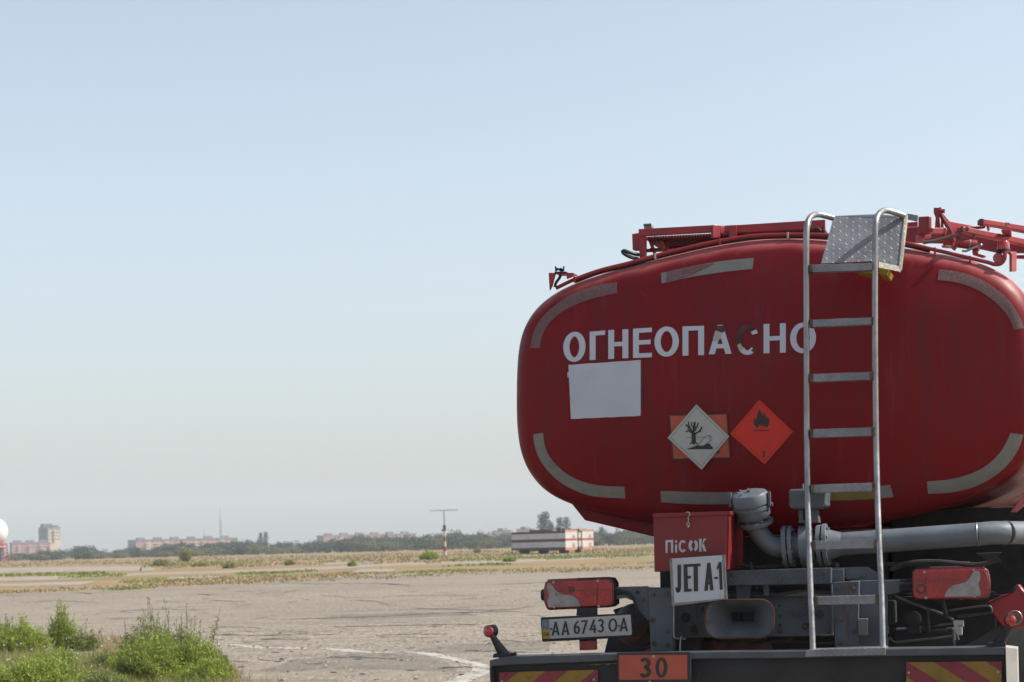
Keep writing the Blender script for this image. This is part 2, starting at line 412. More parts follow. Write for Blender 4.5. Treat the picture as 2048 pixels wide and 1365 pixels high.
def fix_normals_to(mb, view):
    """turn every decal face so that it faces the given point"""
    for i, f in enumerate(mb.f):
        p = [Vector(mb.v[k]) for k in f]; n = (p[1]-p[0]).cross(p[2]-p[0])
        if n.length < 1e-12 and len(p) > 3: n = (p[2]-p[0]).cross(p[3]-p[0])
        if n.dot(view - p[0]) < 0: mb.f[i] = f[::-1]

# ================================================================== GROUND
def ground_material():
    m = bpy.data.materials.new('dry_airfield_grass'); m.use_nodes = True; nt = m.node_tree; b = nt.nodes['Principled BSDF']
    tc = nt.nodes.new('ShaderNodeTexCoord').outputs['Object']
    big = noise(nt, mapping(nt, tc, (.018, .05, 1)), 1.0, 6, .6)
    mid = noise(nt, mapping(nt, tc, (.12, .2, 1), loc=(7, 3, 0)), 1.0, 6, .65)
    fine = noise(nt, tc, 2.2, 6, .7)
    c = mixc(nt, ramp(nt, mid, .35, .65), (.22, .15, .085), (.27, .19, .115))
    c = mixc(nt, ramp(nt, big, .50, .62, 0, .75), c, (.150, .15, .055))
    c = mixc(nt, ramp(nt, fine, .3, .7, 0, .45), c, (.135, .10, .062))
    nt.links.new(c, b.inputs['Base Color']); b.inputs['Roughness'].default_value = .95
    b.inputs['Specular IOR Level'].default_value = .1
    return m
def concrete_material(name, c0, c1, patchy=0.0):
    m = bpy.data.materials.new(name); m.use_nodes = True; nt = m.node_tree; b = nt.nodes['Principled BSDF']
    tc = nt.nodes.new('ShaderNodeTexCoord').outputs['Object']
    n1 = noise(nt, mapping(nt, tc, (.06, .10, 1)), 1, 7, .6, .4)
    n2 = noise(nt, tc, 1.1, 8, .72)
    n3 = noise(nt, tc, 16, 5, .8)
    n4 = noise(nt, mapping(nt, tc, (.10, .55, 1), loc=(3, 9, 0)), 1, 7, .65, .6)
    c = mixc(nt, ramp(nt, n1, .35, .65), c0, c1)
    c = mixc(nt, ramp(nt, n2, .35, .7, 0, .6), c, tuple(x*.66 for x in c0))
    c = mixc(nt, ramp(nt, noise(nt, mapping(nt, tc, (.35, 1.1, 1), loc=(1, 2, 0)), 1, 8, .75), .50, .68, 0, .7), c, tuple(min(1, x*1.22) for x in c1))
    c = mixc(nt, ramp(nt, n4, .54, .64, 0, .55), c, tuple(x*.74 for x in c0))      # darker tar patches and bands
    c = mixc(nt, ramp(nt, n3, .52, .66, 0, .8), c, tuple(min(1, x*1.6) for x in c1))   # pale gravel in the surface
    c = mixc(nt, ramp(nt, noise(nt, mapping(nt, tc, (1, 1, 1), loc=(5, 5, 5)), 11, 4, .75), .60, .72, 0, .7), c, (.10, .085, .07))
    sa = noise(nt, mapping(nt, tc, (9, 1.1, 1), loc=(2, 7, 0)), 1, 5, .7); sb_ = noise(nt, mapping(nt, tc, (14, 1.9, 1), loc=(8, 1, 0)), 1, 5, .7)
    rough_zone = ramp(nt, noise(nt, mapping(nt, tc, (.03, .09, 1), loc=(4, 4, 0)), 1, 4, .6), .40, .60, .35, 1)
    c = mixc(nt, mathn(nt, 'MULTIPLY', ramp(nt, sa, .50, .62, 0, .8), rough_zone), c, tuple(x*.55 for x in c0))
    c = mixc(nt, mathn(nt, 'MULTIPLY', ramp(nt, sb_, .51, .62, 0, .75), rough_zone), c, tuple(min(1, x*1.5) for x in c1))
    # cracks
    for sc, wd, st in ((.11, .007, .9), (.33, .004, .6)):
        vo = nt.nodes.new('ShaderNodeTexVoronoi'); vo.feature = 'DISTANCE_TO_EDGE'; vo.inputs['Scale'].default_value = sc
        wv = nt.nodes.new('ShaderNodeVectorMath'); wv.operation = 'ADD'
        nz = nt.nodes.new('ShaderNodeTexNoise'); nz.inputs['Scale'].default_value = .35; nz.inputs['Detail'].default_value = 6
        nt.links.new(tc, nz.inputs['Vector'])
        sc_ = nt.nodes.new('ShaderNodeVectorMath'); sc_.operation = 'SCALE'; sc_.inputs['Scale'].default_value = 5.0
        nt.links.new(nz.outputs['Color'], sc_.inputs[0]); nt.links.new(tc, wv.inputs[0]); nt.links.new(sc_.outputs[0], wv.inputs[1])
        nt.links.new(wv.outputs[0], vo.inputs['Vector'])
        brk = ramp(nt, noise(nt, mapping(nt, tc, (.2, .2, 1), loc=(sc*40, 0, 0)), 1, 4, .6), .50, .60)
        ck = mathn(nt, 'MULTIPLY', ramp(nt, vo.outputs['Distance'], wd*2.2, wd*.6), mathn(nt, 'MULTIPLY', brk, st))
        c = mixc(nt, ck, c, (.045, .04, .03))
    nt.links.new(c, b.inputs['Base Color']); b.inputs['Roughness'].default_value = .9
    b.inputs['Specular IOR Level'].default_value = .2
    bn = nt.nodes.new('ShaderNodeBump'); bn.inputs['Strength'].default_value = .5; bn.inputs['Distance'].default_value = .02
    nt.links.new(noise(nt, tc, 12, 6, .75), bn.inputs['Height']); nt.links.new(bn.outputs[0], b.inputs['Normal'])
    return m
G_MAT = ground_material()
gb = MB(); S_ = 3200
gb.add([(-S_, -300, 0), (S_, -300, 0), (S_, S_*1.5, 0), (-S_, S_*1.5, 0)], [(0, 1, 2, 3)])
g = gb.build('ground', G_MAT, smooth=False); tag(g, kind='structure')

APRON = concrete_material('weathered_apron_asphalt', (.188, .156, .123), (.232, .196, .157))
TAXI = concrete_material('pale_taxiway_concrete', (.23, .193, .157), (.28, .235, .195))
def strip(name, near, far, matl, z, wob=.8, seed=1):
    """sheet between two pixel polylines traced on the ground, edges roughened"""
    rnd = random.Random(seed)
    def dens(pl):
        out = []
        for i in range(len(pl)-1):
            a = on_ground(*pl[i]); b_ = on_ground(*pl[i+1]); n = max(2, int((b_-a).length/1.2)); n = min(n, 220)
            for k in range(n): out.append(a.lerp(b_, k/n))
        out.append(on_ground(*pl[-1])); return out
    A, B = dens(near), dens(far)
    n = max(len(A), len(B))
    def res(P):
        return [P[min(len(P)-1, int(round(i*(len(P)-1)/(n-1))))] for i in range(n)]
    A, B = res(A), res(B)
    def wobble(P, s):
        o = 0; out = []
        for p in P:
            o = o*.8 + rnd.uniform(-1, 1)*s; out.append(Vector((p.x + rnd.uniform(-.2, .2)*s, p.y + o, z)))
        return out
    A = wobble(A, wob); B = wobble(B, wob)
    mb = MB(); mb.add(A + B, [(i, i+1, n+i+1, n+i) for i in range(n-1)])
    o = mb.build(name, matl, smooth=False); tag(o, kind='structure'); return o
# near apron: one sheet from behind the camera to the first dry-grass strip
mb = MB()
far = [(-160, 1193), (0, 1188), (110, 1184), (250, 1178), (420, 1170), (520, 1166), (640, 1157), (760, 1149), (900, 1147), (1040, 1141), (1200, 1138), (1330, 1132), (1700, 1120), (2200, 1104)]
fp = []
rnd = random.Random(5); o_ = 0
for i in range(len(far)-1):
    a, b_ = on_ground(*far[i]), on_ground(*far[i+1])
    for k in range(24):
        o_ = o_*.8 + rnd.uniform(-1, 1)*.5; p = a.lerp(b_, k/24); fp.append(Vector((p.x, p.y + o_, .004)))
near_pts = [Vector((p.x*3 if False else p.x, -40, .004)) for p in fp]
near_pts[0].x = -60; near_pts[-1].x = 90
mb.add(near_pts + fp, [(i, i+1, len(fp)+i+1, len(fp)+i) for i in range(len(fp)-1)])
ap = mb.build('apron', APRON, smooth=False); tag(ap, kind='structure')
strip('taxiway', [(-200, 1163), (0, 1163), (120, 1160), (300, 1150), (420, 1147), (620, 1141), (800, 1131), (1000, 1127), (1300, 1114), (2100, 1090)],
      [(-200, 1155.5), (0, 1156), (100, 1153), (300, 1146.5), (420, 1143.5), (620, 1135), (800, 1127), (1000, 1121), (1300, 1109.5), (2100, 1087)], TAXI, .004, .7, 3)
strip('path', [(-200, 1147), (0, 1148), (120, 1145), (306, 1141)], [(-200, 1137.5), (0, 1137), (140, 1134.5), (306, 1132)], TAXI, .004, .8, 8)
# broken slab patches between the strips
for q, (a, b_, c, d) in enumerate([((-100, 1176), (60, 1172), (70, 1167), (-100, 1169)), ((30, 1175), (160, 1171), (200, 1163), (60, 1167)),
                                   ((330, 1160), (430, 1157), (440, 1153), (340, 1155)), ((700, 1146), (790, 1144), (790, 1138), (720, 1139)), ((640, 1131), (760, 1128), (760, 1125), (660, 1126)), ((1030, 1117), (1170, 1113.5), (1170, 1108.5), (1040, 1111))]):
    strip('pavement_patch', [a, b_], [d, c], TAXI, .009 + .004*q, .5, 20+q)

# white painted line, worn
LINE = mat('worn_white_road_paint', (.36, .335, .30), .8, 0, .12, 3, dirt=(.20, .175, .145), dt=(.50, .62), ds=5, fleck=(.17, .145, .115), fs=9, ft=(.56, .62), bump=.2, bs=30)
def painted(up, lo, seed):
    rnd = random.Random(seed)
    U = smooth_path([(*on_ground(*p).xy, .008) for p in up], 10); W = smooth_path([(*on_ground(*p).xy, .008) for p in lo], 10)
    U = [u + Vector((rnd.uniform(-.02, .02), rnd.uniform(-.12, .12), 0)) for u in U]; W = [u + Vector((rnd.uniform(-.02, .02), rnd.uniform(-.12, .12), 0)) for u in W]
    n = len(U); mb = MB(); mb.add(U + W, [(n+i, n+i+1, i+1, i) for i in range(n-1)])
    o = mb.build('painted_line', LINE, smooth=False); tag(o, kind='structure')
painted([(448, 1290), (478, 1290), (505, 1293), (532, 1295)], [(448, 1291.5), (480, 1294), (505, 1297.5), (532, 1297.5)], 1)
painted([(532, 1295.6), (570, 1296.5), (612, 1297.5)], [(532, 1297.4), (570, 1298.8), (612, 1299)], 2)
painted([(640, 1297), (680, 1299), (715, 1302), (743, 1306)], [(640, 1298.5), (680, 1303.5), (715, 1306.5), (743, 1307)], 3)
painted([(750, 1306), (780, 1305.8), (810, 1305.4)], [(750, 1307.2), (780, 1307), (810, 1306.8)], 4)
painted([(808, 1304.5), (850, 1306), (885, 1311), (930, 1321), (975, 1332), (990, 1342), (975, 1350), (948, 1360), (925, 1374), (890, 1395)],
        [(808, 1306.2), (850, 1311), (880, 1317), (915, 1325), (941, 1331), (943, 1338), (940, 1345), (915, 1356), (880, 1372), (842, 1395)], 5)
# loose dark clods and tar lumps on the asphalt: uncountable rubble
STONE = mat('dark_clods', (.07, .058, .045), .95, 0, .4, 8)
STONEL = mat('pale_gravel', (.26, .225, .19), .95, 0, .3, 8)
def rubble(name, n, x0, x1, y0, y1, rmin, rmax, matl, seed, squash=.5):
    rnd = random.Random(seed); mb = MB()
    for i in range(n):
        p = on_ground(rnd.uniform(x0, x1), rnd.uniform(y0, y1)); r = rnd.uniform(rmin, rmax)*(rnd.random()**2+.4)
        vs = []
        for k in range(6):
            a = k*1.047; q = r*rnd.uniform(.6, 1.2); vs.append((p.x+q*math.cos(a), p.y+q*math.sin(a), .0))
        q = r*rnd.uniform(.3, .6)
        vs2 = [(p.x + (v[0]-p.x)*.5, p.y + (v[1]-p.y)*.5, q*squash*2*rnd.uniform(.7, 1.2)) for v in vs]
        mb.add(vs + vs2, [(k, (k+1) % 6, 6+(k+1) % 6, 6+k) for k in range(6)] + [tuple(range(6, 12))])
    o = mb.build(name, matl, smooth=False); tag(o, kind='stuff', label='loose stones and clods scattered on the asphalt', cat='rubble'); return o
rubble('rubble', 300, 430, 1300, 1262, 1372, .012, .038, STONE, 1)
rubble('gravel', 6500, 380, 1300, 1180, 1372, .008, .028, STONEL, 2)
# torn tar spots beside the line
mb = MB(); rnd = random.Random(9)
for (x, y, w_, h_) in ((712, 1315, 34, 3.5), (716, 1319.5, 18, 2.2), (670, 1315, 22, 1.4), (785, 1318.5, 22, 1.8), (822, 1342, 22, 2.4), (900, 1336, 40, 1.3), (948, 1302, 46, 1.3), (668, 1346, 20, 2.4), (726, 1349.5, 16, 3), (576, 1344, 8, 3.5), (483, 1335, 15, 3.2), (550, 1306, 24, 1.6), (455, 1271, 60, 1.4), (790, 1169.6, 30, 3.0), (765, 1168, 44, 1.2), (940, 1250, 40, 1.1), (800, 1252, 60, 1.0), (1010, 1180, 26, 1)):
    ring = []
    for k in range(14):
        a = 2*math.pi*k/14; q = rnd.uniform(.55, 1.1)
        p = on_ground(x + math.cos(a)*w_/2*q, y + math.sin(a)*h_/2*q); ring.append((p.x, p.y, .009))
    mb.add(ring, [tuple(range(14))])
fix_normals_to(mb, Vector((0, 20, 50)))
tag(mb.build('tar_patches', mat('black_tar', (.035, .033, .03), .8, 0, .3, 5), smooth=False), kind='stuff', label='torn black tar spots in the asphalt', cat='tar')

CRK = mat('dark_crack', (.05, .043, .034), .95, 0, .4, 3); CRG = mat('weedy_crack', (.075, .085, .035), .95, 0, .4, 3)  # cracks are thin dark ribbons, greenish where weeds grow
def crack(pts, wpx, matl, seed, z=.010):
    rnd = random.Random(seed); P = smooth_path([(x, y, 0) for x, y in pts], 12); A = []; B = []
    for i, p in enumerate(P):
        w_ = wpx*rnd.uniform(.1, 1)*min(1, (i+.5)/6, (len(P)-i)/6); jy = mnoise.noise(Vector((p.x*.08, seed, 0)))*1.6 + rnd.uniform(-.25, .25)
        A.append(on_ground(p.x, p.y + jy - w_/2, z)); B.append(on_ground(p.x, p.y + jy + w_/2, z))
    n = len(A); mb = MB(); mb.add(A + B, [(n+i, n+i+1, i+1, i) for i in range(n-1)]); return mb
cm_ = MB(); cg_ = MB(); rnd = random.Random(77)
def addm(dst, src): dst.add(src.v, src.f)
for q, (pts, w_) in enumerate([([(560, 1166), (640, 1168), (740, 1167), (830, 1171)], 1.0), ([(760, 1194), (850, 1191), (960, 1192)], .9), ([(820, 1217), (900, 1219), (1000, 1220), (1070, 1213)], 1.0), ([(400, 1200), (470, 1203), (490, 1204)], .9), ([(595, 1196), (620, 1200)], .8),
     ([(240, 1222), (330, 1219), (420, 1221)], .8), ([(560, 1240), (660, 1236), (760, 1233), (900, 1226), (1060, 1222)], 1.4), ([(410, 1257), (460, 1254), (540, 1257)], 1.2), ([(430, 1268), (520, 1271), (640, 1266)], 1.2), ([(640, 1254), (760, 1252), (900, 1249), (950, 1250)], 1.2),
     ([(740, 1271), (850, 1268), (900, 1269)], 1.1), ([(930, 1302), (1000, 1303), (1080, 1305)], 1.3), ([(950, 1283), (1010, 1281), (1060, 1285)], 1.0), ([(500, 1318), (560, 1322), (600, 1319)], 1.3), ([(640, 1316), (700, 1314.5), (800, 1318)], 1.3), ([(870, 1337), (930, 1334), (950, 1336)], 1.4), ([(40, 1205), (120, 1202), (200, 1206)], .8), ([(1000, 1170), (1100, 1165), (1180, 1167)], .8)]):
    addm(cm_, crack(pts, w_*1.3, CRK, q))
for q, (pts, w_) in enumerate([([(700, 1201), (745, 1202), (765, 1206), (778, 1213), (782, 1222)], 1.8), ([(565, 1190), (575, 1184), (600, 1180)], 1.5), ([(812, 1171), (820, 1176)], 2.2), ([(430, 1270), (480, 1268)], 1.4)]):
    addm(cg_, crack(pts, w_, CRG, 50+q, .012))
for k in range(60):
    x_ = rnd.uniform(380, 1250); y_ = rnd.uniform(1175, 1350); l_ = rnd.uniform(12, 60); addm(cm_, crack([(x_, y_), (x_+l_*.5, y_+rnd.uniform(-2, 2)), (x_+l_, y_+rnd.uniform(-4, 4))], rnd.uniform(.5, 1.2), CRK, 100+k))
tag(cm_.build('cracks', CRK, smooth=False), 'thin dark cracks in the old asphalt', 'cracks', kind='stuff')
tag(cg_.build('weedy_cracks', CRG, smooth=False), 'asphalt cracks with green weeds growing in them', 'cracks', kind='stuff')
PATCH = concrete_material('repaired_asphalt', (.140, .118, .096), (.167, .146, .120)); PATCHL = concrete_material('pale_worn_asphalt', (.178, .148, .116), (.21, .176, .142))
strip('asphalt_patch', [(790, 1306), (860, 1308), (960, 1305), (1100, 1303)], [(860, 1297), (930, 1290), (1010, 1284), (1100, 1280)], PATCH, .005, .35, 41)
strip('asphalt_patch', [(520, 1345), (640, 1341), (800, 1343), (930, 1343)], [(600, 1320), (700, 1310), (820, 1310), (900, 1326)], PATCH, .005, .35, 42)
strip('asphalt_patch', [(640, 1240), (800, 1236), (960, 1230)], [(660, 1231), (800, 1227), (940, 1226)], PATCH, .005, .5, 43)
strip('pale_band', [(380, 1253), (560, 1250), (760, 1247), (960, 1240)], [(380, 1247), (560, 1243), (760, 1240), (960, 1234)], PATCHL, .005, .5, 44)
strip('pale_band', [(-50, 1196), (200, 1186), (480, 1176), (760, 1156), (1280, 1142)], [(-50, 1191), (200, 1181), (480, 1170), (760, 1151), (1280, 1137)], PATCHL, .005, 1.0, 45)

# ================================================================== VEGETATION
def leafmat(name, a, b_, scale=.6, trans=.25, brown=None):
    m = bpy.data.materials.new(name); m.use_nodes = True; nt = m.node_tree; b = nt.nodes['Principled BSDF']
    tc = nt.nodes.new('ShaderNodeTexCoord').outputs['Object']
    c = mixc(nt, ramp(nt, noise(nt, tc, scale, 5, .7), .35, .65), a, b_)
    gm = nt.nodes.new('ShaderNodeNewGeometry')
    c = mixc(nt, mathn(nt, 'MULTIPLY', gm.outputs['Random Per Island'], .5), c, tuple(min(1, x*1.5) for x in b_))
    if brown: c = mixc(nt, ramp(nt, noise(nt, mapping(nt, tc, loc=(9, 1, 4)), scale*1.5, 4, .7), .52, .62), c, brown)
    nt.links.new(c, b.inputs['Base Color']); b.inputs['Roughness'].default_value = .7; b.inputs['Specular IOR Level'].default_value = .25
    tr = nt.nodes.new('ShaderNodeBsdfTranslucent'); nt.links.new(c, tr.inputs[0])
    mx = nt.nodes.new('ShaderNodeMixShader'); mx.inputs[0].default_value = trans
    out = nt.nodes['Material Output']; nt.links.new(b.outputs[0], mx.inputs[1]); nt.links.new(tr.outputs[0], mx.inputs[2]); nt.links.new(mx.outputs[0], out.inputs[0])
    return m
LF_FAR = leafmat('far_tree_leaves', (.020, .036, .030), (.050, .074, .042), .35, .15)
LF_OLV = leafmat('olive_tree_leaves', (.10, .105, .045), (.14, .135, .06), .35, .2)
LF_FLD = leafmat('field_bush_leaves', (.16, .165, .06), (.22, .215, .085), .6, .25)
LF_WEED = leafmat('weed_leaves', (.155, .205, .030), (.25, .30, .06), 2.5, .35)
LF_DULL = leafmat('dull_weed_leaves', (.12, .145, .045), (.18, .20, .07), 3.0, .3)
LF_DRY = leafmat('dry_grass_blades', (.25, .185, .10), (.31, .24, .14), 2.0, .2, brown=(.15, .17, .055))
LF_GRN = leafmat('green_grass_blades', (.13, .155, .035), (.20, .225, .06), 2.0, .3)
BARK = mat('bark', (.075, .06, .045), .9, 0, .3, 6)

def quad_leaf(mb, p, d, n, l, w):
    s = d.cross(n).normalized()*w*.5
    mb.add([p, p + d*l*.45 + s, p + d*l, p + d*l*.45 - s], [(0, 1, 2, 3)])
def rv(rnd):
    while True:
        v = Vector((rnd.uniform(-1, 1), rnd.uniform(-1, 1), rnd.uniform(-1, 1)))
        if .05 < v.length < 1: return v
def tree_proto(kind, seed):
    """unit tree (height 1) with crown and trunk; crown made of leaf clumps"""
    rnd = random.Random(seed); cm = MB(); tm = MB()
    clumps = []
    if kind == 'poplar':
        for i in range(26):
            h = .14 + .84*i/25; r = .085*math.sin(min(1, (1-h)*2.2+.12)*math.pi*.5)
            for k in range(2): clumps.append((Vector((rnd.uniform(-r, r), rnd.uniform(-r, r), h)), .055))
        nl = 16; ls = .05
    else:
        lobes = [(Vector((rnd.uniform(-.3, .3), rnd.uniform(-.3, .3), rnd.uniform(.14, .72))), rnd.uniform(.18, .28)) for _ in range(11)]
        for c, r in lobes:
            for k in range(8):
                v = rv(rnd).normalized(); clumps.append((c + Vector((v.x*r, v.y*r, v.z*r*.8)), rnd.uniform(.06, .10)))
        nl = 12; ls = .075
    for c, r in clumps:
        for k in range(nl):
            v = rv(rnd)*r; d = (v.normalized() + Vector((0, 0, .2))).normalized(); n = rv(rnd).normalized()
            quad_leaf(cm, c + v, d, n, ls*rnd.uniform(.6, 1.3), ls*rnd.uniform(.5, .9))
    top = .5 if kind != 'poplar' else .9
    tm.tube([(0, 0, 0), (.01, .005, .2), (0, .01, top)], .03, 7, True, [.034, .026, .006])
    if kind != 'poplar':
        for k in range(5):
            a = k*1.26 + rnd.random(); tm.tube([(0, 0, .18 + .04*k), (.12*math.cos(a), .12*math.sin(a), .36+.03*k), (.24*math.cos(a), .24*math.sin(a), .5+.04*k)], .01, 5, True, [.016, .011, .004])
    return cm, tm
def make_tree(name, kind, seed, leaf, label, cat='tree', group=None):
    cm, tm = tree_proto(kind, seed)
    r = empty(name, (0, 0, 0)); tag(r, label, cat, group)
    cm.build('crown', leaf, r, smooth=False); tm.build('trunk', BARK, r)
    return r
def copy_tree(o, parent=None, top=True):
    c = o.copy(); col.objects.link(c); c.parent = parent
    for ch in list(o.children): copy_tree(ch, c)
    return c
TREE_D = 1000.0
protos = [make_tree('tree', 'round', s, LF_FAR, 'x') for s in (1, 2, 3)] + [make_tree('tree', 'round', 7, LF_OLV, 'x')]
used = [False]*4
GRP = 'trees of the hazy treeline'
def plant(idx, px, top, Y, wide, label, group):
    o = protos[idx] if not used[idx] else copy_tree(protos[idx]); used[idx] = True
    base = at(px, 1100, Y); base.z = 0
    hz = (at(px, top, Y)).z
    o.location = base; o.rotation_euler = (0, 0, random.uniform(0, 6.28))
    o.scale = (wide*random.uniform(.9, 1.15), wide*random.uniform(.9, 1.15), max(2.0, hz)/.80)
    tag(o, label, 'tree', group)
prof = [(-30, 1106), (0, 1108), (30, 1110), (55, 1109), (110, 1103), (140, 1100), (170, 1099), (195, 1107), (215, 1104), (250, 1102), (290, 1098), (330, 1094), (365, 1088), (400, 1095), (440, 1090), (470, 1086), (500, 1092), (520, 1084),
        (540, 1087), (570, 1092), (600, 1089), (640, 1084), (680, 1080), (710, 1077), (740, 1079), (770, 1076), (800, 1078), (840, 1076), (870, 1070), (900, 1068), (930, 1070), (960, 1070), (985, 1075), (1010, 1072), (1040, 1070),
        (1080, 1070), (1120, 1068), (1160, 1066), (1190, 1068), (1230, 1063), (1260, 1064), (1290, 1066), (1400, 1060)]
def ptop(x):
    for i in range(len(prof)-1):
        if prof[i][0] <= x <= prof[i+1][0]:
            t = (x-prof[i][0])/(prof[i+1][0]-prof[i][0]); return prof[i][1]*(1-t)+prof[i+1][1]*t
    return 1080
def section(x):
    if x < 200: return 'hazy green tree in the treeline at the foot of the pale tower block'
    if x < 500: return 'hazy green tree in the treeline before the long pink apartment block'
    if x < 620: return 'hazy green tree in the treeline beside the twin spired poplars'
    if x < 850: return 'hazy green tree in the treeline hiding the second pink block'
    if x < 1060: return 'hazy green tree in the treeline behind the banded antenna pole'
    return 'hazy green tree in the treeline right of the checkered trailer'
rnd = random.Random(3)
x = -25
while x < 1340:
    for row, (Y, dt_, idxs) in enumerate(((860, 0, (0, 1, 2)), (790, 2, (0, 1, 2)), (700, 9, (3, 0, 2, 3)))):
        xx = x + rnd.uniform(-6, 6)
        if row == 0 or rnd.random() < .85:
            big = rnd.random() < .28
            plant(rnd.choice(idxs), xx, ptop(xx) - 2 + dt_ + (rnd.uniform(-5, -2) if big else rnd.uniform(-1, 6)), Y + rnd.uniform(-40, 40), rnd.uniform(7.5, 9.5) if big else rnd.uniform(4.8, 7.0), section(xx) if row < 2 else section(xx).replace('hazy green tree', 'low olive green tree'), GRP)
    x += 15
pop = [make_tree('poplar_tree', 'poplar', 31, LF_FAR, 'x')]; pu = [False]
def poplar(px, top, Y, wide, label, group):
    o = pop[0] if not pu[0] else copy_tree(pop[0]); pu[0] = True
    b_ = at(px, 1100, Y); b_.z = 0; o.location = b_; h = at(px, top, Y).z; o.scale = (wide, wide, h); o.rotation_euler = (0, 0, px)
    tag(o, label, 'tree', group)
poplar(522, 1067, 1100, 11, 'left one of two thin poplars poking above the treeline right of the tall mast', 'poplars above the treeline')
poplar(532, 1065, 1100, 11, 'right one of two thin poplars poking above the treeline right of the tall mast', 'poplars above the treeline')
poplar(1085, 1031, 900, 17, 'leftmost tall dark poplar rising behind the striped trailer', 'poplars above the treeline')
poplar(1093, 1027, 900, 19, 'tallest dark poplar rising behind the striped trailer', 'poplars above the treeline')
poplar(1103, 1047, 900, 14, 'short poplar just right of the tallest one behind the trailer', 'poplars above the treeline')
poplar(1121, 1038, 900, 15, 'slim poplar behind the trailer roof beside its checkered end', 'poplars above the treeline')
poplar(1134, 1037, 900, 15, 'rightmost tall poplar behind the checkered end of the trailer', 'poplars above the treeline')
poplar(1204, 1055, 900, 12, 'small narrow poplar in the treeline right of the trailer', 'poplars above the treeline')

def bush(name, px, base_y, wpx, hpx, n, leaf, label, seed, ls=.05, stems=10, cat='bush', group=None, feather=1.0, tall=()):
    """weed bush: thin stems carrying many small leaves"""
    rnd = random.Random(seed); c0 = on_ground(px, base_y); sc = c0.y / F
    W, H = wpx*sc/2, hpx*sc
    fm, sm = MB(), MB()
    for i in range(n):
        a = rnd.uniform(0, 2*math.pi); q = math.sqrt(rnd.random()); lob = mnoise.noise(Vector((math.cos(a)*q*2.6, math.sin(a)*q*2.6, seed*3.1))); hmax = H*(1 - .5*q*q)*max(.2, (.78 + .6*lob))*rnd.uniform(.5, 1.1)
        bx, by = q*W*.5*math.cos(a), q*W*.5*math.sin(a)
        tip = Vector((q*W*math.cos(a)*rnd.uniform(.8, 1.1), q*W*math.sin(a)*rnd.uniform(.8, 1.1), hmax))
        base = Vector((bx, by, 0)); mid = base.lerp(tip, .5) + Vector((0, 0, hmax*.12))
        pts = smooth_path([base, mid, tip], 3)
        if i % 3 == 0: sm.tube(pts, .003, 3, False, [.006, .005, .005, .004, .003, .003, .002])
        k = int(9*feather)
        for j in range(k):
            t = .25 + .75*j/max(1, k-1); p = base.lerp(mid, t*2) if t < .5 else mid.lerp(tip, t*2-1)
            d = (rv(rnd).normalized() + Vector((0, 0, .7))).normalized()
            quad_leaf(fm, p + rv(rnd)*ls*.5, d, rv(rnd).normalized(), ls*rnd.uniform(.6, 1.5), ls*rnd.uniform(.12, .3))
    for (tx, ty, bx_, by_) in tall:       # upright seed stems, px top -> px base
        p1 = at(tx, ty, c0.y) - c0; p0 = at(bx_, by_, c0.y) - c0; p0.z = 0; p1 = Vector((p1.x, rnd.uniform(-.15, .15), p1.z))
        pts = smooth_path([p0, p0.lerp(p1, .5) + Vector((rnd.uniform(-.03, .03), 0, .02)), p1], 5)
        sm.tube(pts, .004, 4, False, [.007 - .0005*q for q in range(len(pts))])
        for j in range(34):
            t = .3 + .7*j/34; q = p0.lerp(p1, t) + Vector((rnd.uniform(-.02, .02), 0, 0))
            d = (rv(rnd).normalized() + Vector((0, 0, .6))).normalized()
            quad_leaf(fm, q, d, rv(rnd).normalized(), ls*rnd.uniform(.5, 1.1), ls*rnd.uniform(.2, .4))
    r = empty(name, c0); tag(r, label, cat, group)
    fm.build('foliage', leaf, r, smooth=False); sm.build('stem', mat('weed_stem', (.13, .14, .05), .8, 0, .2, 9), r)
    return r
GB = 'weed bushes at the apron edge'
bush('weed_bush', 40, 1312, 135, 78, 1500, LF_WEED, 'round feathery bright green weed bush at the left edge of the picture', 1, .055, cat='bush', group=GB, tall=((12, 1228, 20, 1300), (22, 1230, 25, 1300)))
bush('weed_bush', 4, 1290, 70, 58, 400, LF_DULL, 'dull green weed tuft cut by the left picture edge above the feathery bush', 12, .06, group=GB)
bush('weed_bush', 126, 1302, 62, 98, 520, LF_WEED, 'tall pointed weed bush with a single peak in the left weed patch', 2, .06, group=GB, tall=((120, 1199, 118, 1295), (132, 1208, 128, 1295), (112, 1226, 118, 1295), (148, 1226, 138, 1295)))
bush('weed_bush', 168, 1303, 74, 48, 420, LF_DULL, 'small leafy weed bush right of the pointed one', 3, .055, group=GB, tall=((205, 1255, 190, 1300), (172, 1240, 168, 1300)))
bush('weed_bush', 305, 1345, 150, 100, 1300, LF_DULL, 'big weed bush crowned with upright seed stems', 4, .05, group=GB,
     tall=((293, 1197, 305, 1320), (300, 1195, 312, 1320), (305, 1212, 315, 1320), (284, 1216, 296, 1320), (329, 1196, 342, 1320), (334, 1214, 343, 1320), (373, 1207, 372, 1320), (372, 1226, 378, 1320), (362, 1224, 366, 1325), (385, 1235, 380, 1330), (313, 1226, 320, 1320), (352, 1240, 350, 1320), (392, 1232, 388, 1330), (399, 1240, 392, 1330), (250, 1240, 262, 1330), (270, 1252, 276, 1330), (442, 1219, 412, 1318), (438, 1236, 410, 1325), (426, 1250, 405, 1330)))
bush('weed_bush', 335, 1372, 225, 122, 2900, LF_WEED, 'widest bright green feathery weed bush in front of the seed stems', 5, .05, group=GB)
bush('weed_bush', 432, 1352, 62, 62, 320, LF_DULL, 'sparse olive weed bush at the right end of the weed patch', 6, .05, group=GB, tall=((455, 1310, 446, 1350), (448, 1318, 440, 1350)))
bush('weed_bush', 70, 1390, 190, 88, 1700, LF_WEED, 'bright green weed bush in the bottom left corner', 7, .055, group=GB)
